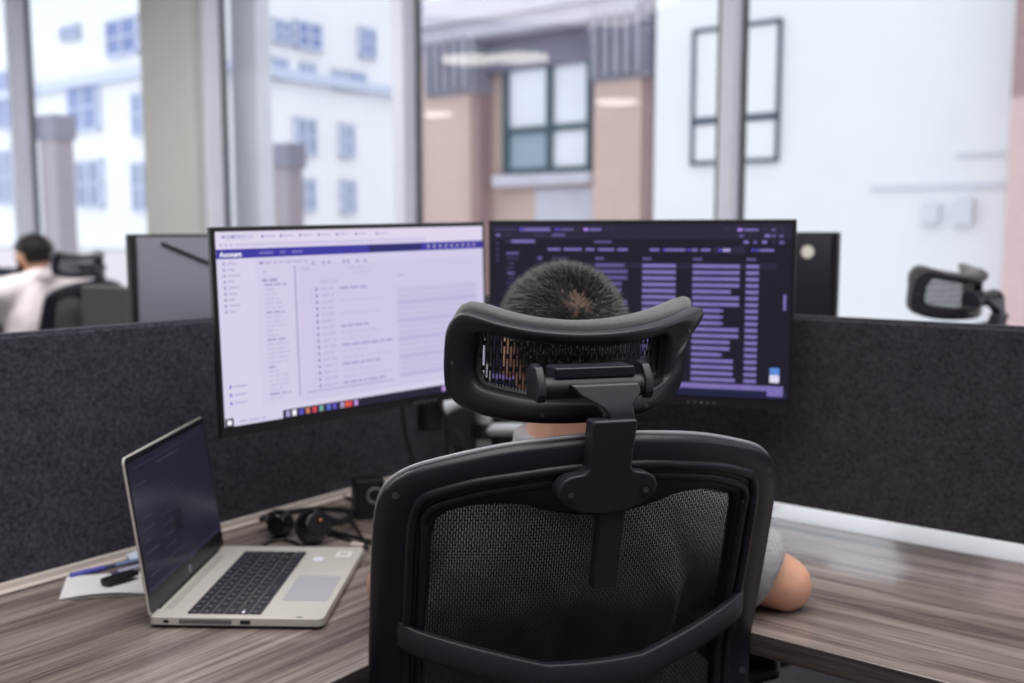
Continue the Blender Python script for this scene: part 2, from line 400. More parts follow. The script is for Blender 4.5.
for (p, r_, c, d) in ((x0, xm, z0, zm), (xm, x1, z0, zm), (x0, xm, zm, z1), (xm, x1, zm, z1)):
    bm = B(); box(bm, p + q, r_ - q, TWd - .03, TWd - .005, c + q, d - q); obj('pane', bm, WHITEWALL, wf)
GREYBOX = mat('meter_box', (214, 216, 226), .7)
for (x0, y0, x1, y1) in ((922, 203, 940, 224), (953, 199, 974, 225)):
    p = wx(x0, y1); r_ = wx(x1, y0); bm = B(); box(bm, p[0], r_[0], TWd - .10, TWd, p[1], r_[1]); obj('meter_box', bm, GREYBOX, bW, bevel=.01)
p = wx(870, 190); r_ = wx(1009, 190); bm = B(); box(bm, p[0], r_[0], TWd - .04, TWd, p[1], p[1] + .05); obj('conduit', bm, GREYBOX, bW)
p = wx(955, 156); bm = B(); box(bm, p[0], r_[0], TWd - .04, TWd, p[1], p[1] + .03); obj('conduit', bm, GREYBOX, bW)
tag(bW, 'white rendered building outside the right window with thin dark framed window', 'building')
bP = empty('pink_brick_building', RA_ORG, RA)
a = on_wall(1011, 100, TA - .9)[0]; zb = on_wall(1018, 97, TA - .9)[1]
bm = B(); box(bm, a, a + 6, -.9, .4, -4, zb); obj('brick_wall', bm, BRICK_PINK, bP)
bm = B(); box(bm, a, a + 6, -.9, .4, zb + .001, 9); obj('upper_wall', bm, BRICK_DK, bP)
tag(bP, 'pink brick building at the far right edge outside', 'building')
# building B: white apartment block, its corner behind the column
BC = at_depth(205, 120, 16.0); BC.z = 0
bB = empty('apartment_building', BC, RA)
PALEBLUE = mat('apartment_pane', (128, 144, 190), .8, noise_amt=.1, noise_scale=3)
PALEGREY = mat('apartment_pane_grey', (140, 152, 178), .8, noise_amt=.1, noise_scale=3)
MANSARD = mat('mansard_slate', (128, 134, 176), .8, noise_amt=.08, noise_scale=3)
WARMW = mat('white_frame', (196, 204, 226), .7); BRICK_BASE = brick('base_brick', (214, 204, 208), (206, 198, 204), (222, 216, 220), 7)
bm = B(); box(bm, -14, 0, 0, 10, 1.0, 6.2); obj('facade', bm, WHITEWALL, bB)
bm = B(); box(bm, -14, -.02, .02, 10, -4, .98); obj('brick_base', bm, BRICK_BASE, bB)
bm = B(); box(bm, -14, -.5, .6, 10, 6.21, 8.4); obj('mansard_roof', bm, MANSARD, bB)
bm = B(); box(bm, -14.2, .18, -.18, 10, 3.86, 4.02); box(bm, -14.2, .2, -.2, 10, 6.05, 6.22); obj('cornice', bm, WARMW, bB)
def bwin(face, x0, y0, x1, y1, m_):
    """window at this outline on the left face (f) or on the right return face (r) of the block"""
    o = Vector((0, 0, CAM_Z)) - BC; o.z = CAM_Z
    def hit(px, py):
        d = ray(px, py); ax = TX if face == 'f' else RX; sgn = -.06 if face == 'f' else .06
        k = (sgn - Vector((o.x, o.y, 0)).dot(ax)) / d.dot(ax); p = Vector((o.x, o.y, CAM_Z)) + d * k
        return (p.dot(RX) if face == 'f' else p.dot(TX)), p.z
    a = hit(x0, (y0 + y1) / 2)[0]; b = hit(x1, (y0 + y1) / 2)[0]; zt = hit((x0 + x1) / 2, y0)[1]; zb = hit((x0 + x1) / 2, y1)[1]
    lo, hi = min(a, b), max(a, b); q = .05
    bm = B()
    parts = ((lo, hi, zb, zb + q), (lo, hi, zt - q, zt), (lo, lo + q, zb, zt), (hi - q, hi, zb, zt), ((lo + hi) / 2 - .03, (lo + hi) / 2 + .03, zb, zt), (lo, hi, (zb + zt) / 2 - .02, (zb + zt) / 2 + .02))
    for (p, r_, c, d) in parts:
        if face == 'f': box(bm, p, r_, -.09, 0, c, d)
        else: box(bm, 0, .09, p, r_, c, d)
    w = obj('window', bm, WARMW if m_ is not MANSARD else MANSARD, bB)
    bm = B()
    if face == 'f': box(bm, lo + .05, hi - .05, -.06, -.01, zb + .05, zt - .05)
    else: box(bm, .01, .06, lo + .05, hi - .05, zb + .05, zt - .05)
    obj('pane', bm, m_, w)
for a in ((68, 84, 98, 132), (132, 92, 150, 136), (76, 160, 102, 208), (132, 162, 152, 212), (106, 18, 138, 56), (-4, 70, 14, 130), (-4, 150, 14, 205), (60, 26, 78, 40)): bwin('f', *a, PALEBLUE if a[1] < 100 else PALEGREY)
for a in ((274, 20, 292, 44), (296, 22, 322, 50), (360, 28, 376, 58), (274, 58, 288, 80), (302, 63, 316, 82), (334, 70, 345, 90), (350, 72, 366, 92), (296, 118, 317, 156), (341, 124, 355, 158), (297, 178, 316, 212), (342, 180, 356, 214)): bwin('r', *a, PALEBLUE if a[1] < 100 else PALEGREY)
tag(bB, 'white apartment building outside the left windows with small paned windows and blue slate roof', 'building')
# pale pier close outside the second window bay
s0 = on_wall(233, 120, T_WIN + .25)[0]; s1 = on_wall(272, 120, T_WIN + .37)[0]
tag(room_box('exterior_pier', s0, s1, T_WIN + .25, T_WIN + .37, -4, 4.2, mat('pier_paint', (226, 229, 238), .9, noise_amt=.03, noise_scale=2)), 'pale grey exterior pier standing just outside the window right of the column', 'pier')
PORCH = brick('porch_brick', (158, 146, 154), (148, 138, 148), (168, 158, 164), 7); PORCH_TOP = mat('porch_coping', (128, 126, 146), .9, noise_amt=.05, noise_scale=3)  # grey mauve brick under a darker coping
for px, py, hw, lb in ((56, 140, .20, 'grey mauve brick gate pier outside the leftmost window'), (287, 168, .16, 'grey mauve brick gate pier outside the second window, left of the small windows')):
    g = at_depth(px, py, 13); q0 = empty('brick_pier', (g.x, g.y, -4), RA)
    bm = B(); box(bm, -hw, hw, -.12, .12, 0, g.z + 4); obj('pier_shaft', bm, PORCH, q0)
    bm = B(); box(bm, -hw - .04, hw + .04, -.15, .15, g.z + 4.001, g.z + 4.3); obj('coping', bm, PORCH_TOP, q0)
    tag(q0, lb, 'pier')

# ------------------------------------------------------------------ desks and partitions
DZ = .74
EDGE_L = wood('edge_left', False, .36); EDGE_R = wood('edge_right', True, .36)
def desk(name, s0, s1, t0, t1, m_, label, legs):
    d = empty(name, room((s0 + s1) / 2, (t0 + t1) / 2, 0), RA); a, b = (s1 - s0) / 2, (t1 - t0) / 2
    bm = B(); box(bm, -a, a, -b, b, DZ - .032, DZ); obj('desktop', bm, m_, d, bevel=.002)
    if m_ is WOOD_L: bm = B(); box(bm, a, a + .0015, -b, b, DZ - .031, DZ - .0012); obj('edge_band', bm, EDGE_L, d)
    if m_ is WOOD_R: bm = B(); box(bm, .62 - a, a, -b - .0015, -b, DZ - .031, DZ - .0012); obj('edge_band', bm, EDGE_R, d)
    for (x, y) in legs:
        bm = B(); box(bm, x - .03, x + .03, y - .03, y + .03, 0, DZ - .033); obj('leg', bm, PLASTIC_DK, d, bevel=.003)
    tag(d, label, 'desk'); return d
desk('desk', .005, .625, -3.0, -.662, WOOD_L, 'grey brown woodgrain desk under the silver laptop', ((-.25, -1.1), (.25, -1.1), (-.25, 1.1)))
desk('desk', .005, 3.2, -.66, -.125, WOOD_R, 'grey brown woodgrain desk under the bare elbow at right', ((-1.5, .25), (1.5, .25), (1.5, -.25)))
WHITETOP = mat('white_laminate', (222, 226, 232), .3)
desk('desk', .02, 3.2, -.12, .55, WHITETOP, 'pale desk hidden behind the right grey partition', ((-1.45, .25), (1.45, .25), (1.45, -.25), (-1.45, -.25)))
desk('desk', -.70, -.05, -3.0, -.1, WHITETOP, 'pale desk hidden behind the left grey partition', ((-.27, -1.3), (-.27, 1.3), (.27, -1.3), (.27, 1.3)))

def partition(name, s0, s1, t0, t1, z0, z1, m_, label, feet, fz=0):
    p = empty(name, room((s0 + s1) / 2, (t0 + t1) / 2, 0), RA); a, b = (s1 - s0) / 2, (t1 - t0) / 2
    bm = B(); box(bm, -a, a, -b, b, z0, z1 - .004); obj('felt_panel', bm, m_, p, bevel=.004)
    bm = B(); box(bm, -a + .004, a - .004, -b + .004, b - .004, z1 - .006, z1); obj('top_trim', bm, m_, p, bevel=.002)
    for (x, y) in feet:
        bm = B(); box(bm, x - .02, x + .02, y - .012, y + .012, fz, z0); obj('support_foot', bm, PLASTIC_DK, p)
    tag(p, label, 'partition'); return p
pl = partition('desk_partition', -.030, .0, -3.2, .03, .70, 1.13, FELT, 'charcoal felt desk partition on the left behind the laptop', ((0, -1.5), (0, 1.2)))
bm = B(); box(bm, .0155, .024, -1.4, 1.55, DZ + .001, DZ + .014); box(bm, .0155, .034, -1.4, 1.55, DZ + .001, DZ + .004)
obj('base_rail', bm, ALU, pl, bevel=.001)
partition('desk_partition', .03, 3.3, -.215, -.185, .797, 1.137, FELT_R, 'charcoal felt desk partition on the right behind the woodgrain desk', ((1.55, .0), (-1.6, .0)), DZ)
# low partitions farther back
p = at_depth(138, 290, 2.75)
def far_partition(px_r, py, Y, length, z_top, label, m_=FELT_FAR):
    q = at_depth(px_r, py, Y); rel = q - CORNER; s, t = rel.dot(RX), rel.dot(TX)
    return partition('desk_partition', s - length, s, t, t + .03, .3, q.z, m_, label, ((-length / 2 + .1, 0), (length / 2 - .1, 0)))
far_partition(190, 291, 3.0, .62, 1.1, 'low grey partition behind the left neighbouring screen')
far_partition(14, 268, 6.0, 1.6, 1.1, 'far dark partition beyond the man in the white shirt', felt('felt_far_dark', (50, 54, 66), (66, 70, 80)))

# ------------------------------------------------------------------ monitors
BEZEL = mat('monitor_bezel', (24, 22, 30), .4)
MONBACK = mat('monitor_back', (132, 130, 142), .38, metal=.2)
MW, MH = .5405, .3216
def monitor(loc, yaw, tilt, roll, label, quads, cols, bg):
    m = empty('monitor', loc); m.rotation_euler = (Matrix.Rotation(yaw, 3, 'Z') @ Matrix.Rotation(-tilt, 3, 'X') @ Matrix.Rotation(roll, 3, 'Y')).to_euler()
    bm = B(); box(bm, -MW / 2, MW / 2, 0, .012, -MH / 2, MH / 2); h = obj('bezel', bm, BEZEL, m, bevel=.002)
    bm = B(); loft(bm, [[(x * MW * k, y, z * MH * k) for x, z in ((-.5, -.5), (.5, -.5), (.5, .5), (-.5, .5))] for k, y in ((.985, .012), (.93, .022), (.6, .038), (.55, .042))])
    obj('rear_cover', bm, BEZEL, m, bevel=.004)
    sw, sh = .5275, .2967; zt = MH / 2 - .0075
    mats = [emission('screen_bg', bg)] + [emission('screen_%d' % i, c) for i, c in enumerate(cols)]
    bm = B(); quad(bm, [(-sw / 2, -.0008, zt - sh), (sw / 2, -.0008, zt - sh), (sw / 2, -.0008, zt), (-sw / 2, -.0008, zt)])
    for i, (x0, v0, x1, v1, c) in enumerate(quads):
        y = -.0010 - .000004 * i
        quad(bm, [(-sw / 2 + sw * x0, y, zt - sh * v1), (-sw / 2 + sw * x1, y, zt - sh * v1), (-sw / 2 + sw * x1, y, zt - sh * v0), (-sw / 2 + sw * x0, y, zt - sh * v0)], c + 1)
    s = obj('screen', bm, mats, m)
    for f in s.data.polygons: pass
    bm = B()
    for k in range(5): ball(bm, (MW * .18 + k * .011, -.001, -MH / 2 + .0055), .0016, 1)
    obj('control_buttons', bm, MONBACK, m)
    tag(m, label, 'monitor'); return m, s, sw, sh, zt
def words(q, x0, x1, v, h, c, gap=.006, lo=.012, hi=.035):
    """a line of text seen too blurred to read: word-long dashes"""
    x = x0
    while x < x1 - .004:
        w = min(random.uniform(lo, hi), x1 - x); q.append((x, v, x + w, v + h, c)); x += w + gap
# left monitor: pale spreadsheet-like page.  colours
LC = [(222, 212, 236), (60, 55, 158), (44, 40, 104), (246, 244, 252), (168, 158, 200), (188, 180, 216), (140, 130, 182), (206, 198, 228), (36, 32, 54), (92, 80, 190), (198, 120, 90), (214, 70, 84), (120, 170, 160), (90, 110, 200), (190, 150, 220), (222, 96, 60), (209, 203, 231), (120, 110, 190), (196, 188, 220)]
q = []
q.append((0, 0, 1, .125, 0)); q.append((.03, .02, .12, .06, 7)); q.append((.06, .085, .75, .115, 7))
for x in (.02, .05, .145, .205, .27, .335, .40, .47, .55): q.append((x, .03, x + .008, .05, 6)); q.append((x + .013, .034, x + .045, .046, 5))
for x in (.012, .028, .044): q.append((x, .09, x + .008, .11, 5))
q.append((0, .130, 1, .195, 1)); q.append((.52, .136, .73, .188, 2)); 
for k in range(9): q.append((.755 + k * .025, .15, .765 + k * .025, .175, 4))
for (a, b) in ((.135, .18), (.203, .222), (.243, .28)): q.append((a, .155, b, .172, 17))
q.append((.12, .20, 1, .93, 16)); q.append((.262, .24, 1, .93, 7))
for k in range(9):
    v = .212 + k * .0285; q.append((.018, v, .026, v + .014, 4)); q.append((.032, v + .002, .032 + random.uniform(.018, .05), v + .012, 5))
for k in range(3): q.append((.02, .80 + k * .04, .026, .815 + k * .04, 9)); q.append((.032, .803 + k * .04, .075, .813 + k * .04, 5))
q.append((.135, .215, .145, .228, 6)); words(q, .15, .30, .214, .014, 5); q.append((.142, .262, .152, .275, 5)); words(q, .14, .19, .30, .015, 4)
for k in range(26):
    v = .325 + k * .0225; words(q, .148, .148 + random.uniform(.03, .075), v, .010, 18 if k % 6 else 4)
q.append((.248, .24, .2515, .90, 6)); q.append((.275, .255, .30, .266, 5)); q.append((.275, .885, .60, .889, 6))
for x in (.31, .345, .365, .42, .435, .47, .50): q.append((x, .225, x + .01, .242, 4))
words(q, .44, .50, .262, .01, 5); words(q, .455, .52, .285, .01, 18); words(q, .335, .40, .325, .012, 5); words(q, .63, .66, .315, .012, 5)
for k in range(16):
    v = .36 + k * .033; q.append((.318, v, .325, v + .016, 6)); q.append((.303, v + .003, .309, v + .012, 5)); words(q, .337, .385, v + .002, .012, 5)
    if k % 2 == 0 or k > 5: words(q, .405, random.uniform(.50, .60), v + .003, .012, 4 if k % 3 == 0 else 18)
    if k > 0: q.append((.625, v, .965, v + .022, 18 if k % 3 else 5))
    q.append((.625, v + .026, .965, v + .028, 5))
q = [(a, (v0 * .685 if v0 <= .13 else .089 + (v0 - .13) * .738 if v0 <= .195 else .137 + (v0 - .195) * 1.072), b, (v1 * .685 if v1 <= .13 else .089 + (v1 - .13) * .738 if v1 <= .195 else min(.955, .137 + (v1 - .195) * 1.072)), c) for a, v0, b, v1, c in q]
q.append((.187, .955, 1, 1, 8)); q.append((0, .955, .026, 1, 8)); q.append((.006, .965, .020, .990, 3)); words(q, .045, .13, .972, .012, 5)
for i, (x, c) in enumerate(((.197, 4), (.219, 3), (.243, 9), (.266, 10), (.290, 11), (.314, 12), (.340, 13), (.362, 9), (.390, 4), (.408, 15), (.420, 11), (.442, 14), (.80, 14), (.84, 15))): q.append((x, .962, x + .014, .994, c))
Lm, Ls, sw, sh, zt = monitor((-.2465, 1.672, CAM_Z - .1455), rad(42.8), rad(.2), rad(-1.25), 'left black monitor showing a pale lilac page with a purple title bar', q, LC, (214, 208, 234))
fc = bpy.data.curves.new('title_text', 'FONT'); fc.body = 'Account'; fc.size = .0105; fc.materials.append(emission('title_white', (250, 248, 255), 1.0)); fc.extrude = 0; fc.offset = .0003
fo = text_mesh('title_text', fc); COL.objects.link(fo); fo.parent = Ls; fo.rotation_euler = (PI / 2, 0, 0); fo.location = (-sw / 2 + .005, -.0022, zt - sh * .127)
# right monitor: dark table
RC = [(122, 108, 176), (98, 86, 142), (58, 52, 84), (176, 164, 220), (84, 72, 190), (40, 36, 58), (120, 108, 178), (92, 140, 214), (222, 216, 238), (78, 74, 96), (172, 134, 226), (28, 30, 62), (126, 112, 178)]
q = []
q.append((0, 0, 1, .085, 5)); q.append((0, .085, 1, .115, 5))
q += [(.01, .03, .09, .05, 2), (.10, .025, .21, .055, 1), (.10, .03, .115, .05, 4), (.12, .03, .205, .05, 6), (.225, .03, .24, .05, 4), (.245, .032, .29, .05, 1), (.325, .028, .34, .052, 10), (.345, .032, .385, .05, 6), (.40, .035, .408, .048, 2), (.42, .035, .43, .05, 2)]
q += [(.015, .075, .03, .095, 0), (.05, .078, .07, .092, 2), (.15, .076, .19, .092, 2), (.215, .074, .26, .094, 1), (.05, .10 + .025, .065, .145, 2), (.07, .122, .155, .147, 0), (.36, .13, .42, .146, 1)]
for k in range(4): q.append((.015, .14 + k * .045, .026, .165 + k * .045, 2))
for x0, x1 in ((.20, .245), (.256, .318), (.332, .362), (.374, .43), (.44, .475), (.548, .58), (.60, .665), (.685, .705), (.715, .745), (.90, .945)): q.append((x0, .187, x1, .207, 0))
for x in (.592, .672, .875, .888): q.append((x, .187, x + .008, .207, 4))
q.append((.757, .174, .855, .218, 2)); q.append((.76, .178, .852, .214, 5)); q.append((.77, .187, .782, .207, 4)); q.append((.785, .187, .808, .207, 3))
q += [(.83, .033, .845, .055, 10), (.85, .037, .895, .053, 0), (.91, .037, .92, .05, 2), (.935, .035, .948, .055, 1), (.965, .037, .975, .052, 2), (.79, .035, .80, .05, 2), (.835, .08, .85, .10, 1), (.915, .078, .932, .102, 0), (.937, .08, .95, .10, 1), (.96, .08, .972, .102, 1), (.85, .125, .866, .148, 0), (.88, .127, .893, .148, 1), (.907, .125, .923, .148, 0), (.94, .127, .948, .147, 2), (.96, .127, .976, .15, 1)]
for k in range(12): q.append((.052 + (k % 3) * .004, .22 + k * .04, .075 + random.uniform(.0, .025), .24 + k * .04, 2 if k % 4 else 1))
q += [(.165, .255, .18, .28, 1), (.187, .30, .203, .33, 4), (.215, .255, .27, .275, 2), (.245, .295, .30, .31, 2)]
for xa in (.365, .525, .69, .86): q.append((xa, .258, xa + .03, .275, 1))
q = [(a, v0 * .76, b, v1 * .76, c) for a, v0, b, v1, c in q]
q.append((.16, .226, .955, .258, 5))
for k in range(22):
    v = .232 + k * .0366
    if v > .90: break
    for (xa, xb) in ((.215, .30), (.365, .475), (.525, .635), (.69, .84), (.86, .90)):
        e = xb if xa in (.525, .86) else xa + (xb - xa) * random.choice((.6, .82, .95, 1, 1, .9))
        q.append((xa, v, e, v + .0210, 12 if xa > .5 else 1))
        if xa == .69: q.append((xa + random.uniform(.02, .08), v + .004, xa + .10, v + .018, 6))
q.append((.0, .925, .985, .955, 0)); q.append((.69, .925, .78, .955, 12)); q.append((.86, .925, .895, .955, 12)); q.append((.0, .955, 1, 1, 11)); q.append((.935, .955, .985, .985, 6))
q += [(.942, .82, .972, .862, 7), (.942, .862, .972, .905, 8), (.978, .40, .987, .49, 6)]
Rm, Rs, *_ = monitor((.2155, 1.7473, CAM_Z - .1373), rad(-17.2), rad(0), rad(.0), 'right black monitor showing a dark table with purple text columns', q, RC, (27, 23, 40))

# the twin monitor arm in the corner
arm = empty('monitor_stand', (-.06, 2.12, DZ))
A0 = Vector((-.06, 2.12, DZ))
def L_(x, y, z): return Vector((x, y, z)) - A0
bm = B(); box(bm, -.05, .05, -.05, .05, .001, .012); obj('clamp_base', bm, PLASTIC, arm, bevel=.003)
bm = B(); cyl(bm, (0, 0, .012), (0, 0, .26), .017); obj('pole', bm, WHITEMET, arm, smooth=True)
for z_ in (.10, .168): bm = B(); cyl(bm, (0, 0, z_), (0, 0, z_ + .034), .028); obj('collar', bm, PLASTIC, arm, bevel=.002)
Lb = Vector((-.2504, 1.681, CAM_Z - .1473)) + Vector((-math.sin(rad(41.4)), math.cos(rad(41.4)), 0)) * .045
Rb = Vector((.2189, 1.7473, CAM_Z - .1373)) + Vector((math.sin(rad(17.2)), math.cos(rad(17.2)), 0)) * .045
for bk, el, hz in ((Lb, Vector((-.16, 1.93, DZ + .185)), .185), (Rb, Vector((.12, 2.0, DZ + .117)), .117)):
    e = el - A0; k = bk - A0
    bm = B(); tube(bm, smooth_path([(0, 0, hz), (e.x * .5, e.y * .5, hz + .012), e], 6), .020, 12, flat=.7); obj('lower_arm', bm, WHITEMET, arm, smooth=True)
    bm = B(); cyl(bm, e - Vector((0, 0, .03)), e + Vector((0, 0, .045)), .026); obj('elbow_joint', bm, PLASTIC, arm, bevel=.003)
    bm = B(); tube(bm, smooth_path([e + Vector((0, 0, .03)), (e + k) * .5 + Vector((0, .03, .03)), k + Vector((0, .01, -.02))], 6), .017, 12); obj('upper_arm', bm, WHITEMET, arm, smooth=True)
    bm = B(); ball(bm, k, .02, 2); obj('mount_head', bm, PLASTIC, arm, smooth=True)
tag(arm, 'twin monitor stand with white arm links in the desk corner behind the screens', 'monitor stand')

# the two neighbouring screens seen from behind
def back_monitor(px_edge, Y, side, yaw, label, logo, slot):
    top = at_depth(px_edge, 234 if side < 0 else 232, Y)
    u = Vector((math.cos(yaw), math.sin(yaw), 0))
    c = top - u * side * MW / 2 - Vector((0, 0, MH / 2))
    m = empty('monitor', c, yaw)
    bm = B(); box(bm, -MW / 2, MW / 2, -.004, .016, -MH / 2, MH / 2); obj('bezel', bm, BEZEL, m, bevel=.003)
    bm = B(); loft(bm, [[(x * MW * k, y, z * MH * k) for x, z in ((-.5, -.5), (.5, -.5), (.5, .5), (-.5, .5))] for k, y in ((.96, -.004), (.955, -.009), (.93, -.011))])
    obj('rear_cover', bm, MONBACK if logo is None else PLASTIC, m, bevel=.004)
    bm = B(); quad(bm, [(-.26, .0165, -.145), (.26, .0165, -.145), (.26, .0165, .145), (-.26, .0165, .145)]); obj('screen', bm, emission('off_screen', (60, 60, 70)), m)
    if logo:
        bm = B(); cyl(bm, (logo[0], -.0112, logo[1]), (logo[0], -.0132, logo[1]), .0155, 28); lg = obj('round_badge', bm, mat('badge_silver', (206, 200, 190), .4, metal=.2), m); lg['label'] = 'round silver badge'
        bm = B(); cyl(bm, (logo[0], -.0133, logo[1]), (logo[0], -.0137, logo[1]), .011, 24); obj('badge_centre', bm, mat('badge_cream', (226, 222, 212), .5), lg)
    if slot:
        bm = B(); tube(bm, [slot[0], slot[1]], .0035, 8); obj('stand_cable', bm, CABLE, m)
    bm = B(); cyl(bm, (0, -.03, -MH / 2 - .04), (0, -.03, .02), .016); ball(bm, (0, -.02, .02), .022, 2); obj('stand_post', bm, PLASTIC, m, smooth=True)
    bm = B(); h = c.z - MH / 2 - .04 - DZ; box(bm, -.11, .11, -.11, .07, -MH / 2 - .04 - h + .001, -MH / 2 - .04 - h + .012); box(bm, -.02, .02, -.045, -.015, -MH / 2 - .04 - h + .010, -MH / 2 - .03); obj('stand_base', bm, PLASTIC, m, bevel=.004)
    tag(m, label, 'monitor'); return m
back_monitor(129, 2.08, -1, rad(52), 'grey backed monitor seen from behind over the left partition', None, ((-MW / 2 + .068, -.013, MH / 2 - .020), (-MW / 2 + .21, -.014, MH / 2 - .075)))
back_monitor(839, 2.25, 1, rad(-37), 'dark backed monitor with round silver badge peeking out behind the right screen', (MW / 2 - .066, MH / 2 - .045), None)

# ------------------------------------------------------------------ office chairs
def Sb(u, z):
    zz = max(z, .74)
    return -.33 - (zz - .91) * math.tan(rad(15)) + .06 * (u / .25) ** 2 - .05 * min(0, (z - .74)) * -1 * 0
def Sh(u, z): return -.33 - (z - 1.14) * math.tan(rad(8)) + .075 * (u / .15) ** 2
def on(S, u, z, d=0):
    e = 1e-3; su = (S(u + e, z) - S(u - e, z)) / (2 * e); sz = (S(u, z + e) - S(u, z - e)) / (2 * e)
    n = Vector((su, -1, sz)).normalized(); return Vector((u, S(u, z), z)) + n * d
def resample(pts, n, closed=True):
    P = [Vector((p[0], p[1], 0)) for p in pts]; P = smooth_path(P, 6, closed)
    if closed: P = P + [P[0]]
    L = [0]
    for a, b in zip(P, P[1:]): L.append(L[-1] + (b - a).length)
    out = []; j = 0
    for i in range(n):
        t = L[-1] * i / (n if closed else n - 1)
        while j < len(L) - 2 and L[j + 1] < t: j += 1
        k = (t - L[j]) / max(1e-9, L[j + 1] - L[j]); p = P[j].lerp(P[j + 1], k); out.append((p.x, p.y))
    return out
def sym(half): return half + [(-u, z) for u, z in reversed(half[1:-1])]
def ring(bm, S, outer, inner, profile):
    n = len(outer); loops = []
    for (a, d) in profile:
        loops.append([on(S, outer[i][0] + (inner[i][0] - outer[i][0]) * a, outer[i][1] + (inner[i][1] - outer[i][1]) * a, d) for i in range(n)])
    loft(bm, loops, cap=False, closed=True)
def sheet(bm, S, inner, grow, d, rings=9):
    n = len(inner); cu = sum(p[0] for p in inner) / n; cz = sum(p[1] for p in inner) / n; prev = None
    for r in range(rings + 1):
        k = (1 + grow) * (1 - r / (rings + .0)) if r < rings else 0
        if r == rings:
            c = bm.verts.new(on(S, cu, cz, d))
            for j in range(n): bm.faces.new((prev[j], prev[(j + 1) % n], c))
            break
        cur = [bm.verts.new(on(S, cu + (p[0] - cu) * k, cz + (p[1] - cz) * k, d)) for p in inner]
        if prev:
            for j in range(n): bm.faces.new((prev[j], prev[(j + 1) % n], cur[(j + 1) % n], cur[j]))
        prev = cur

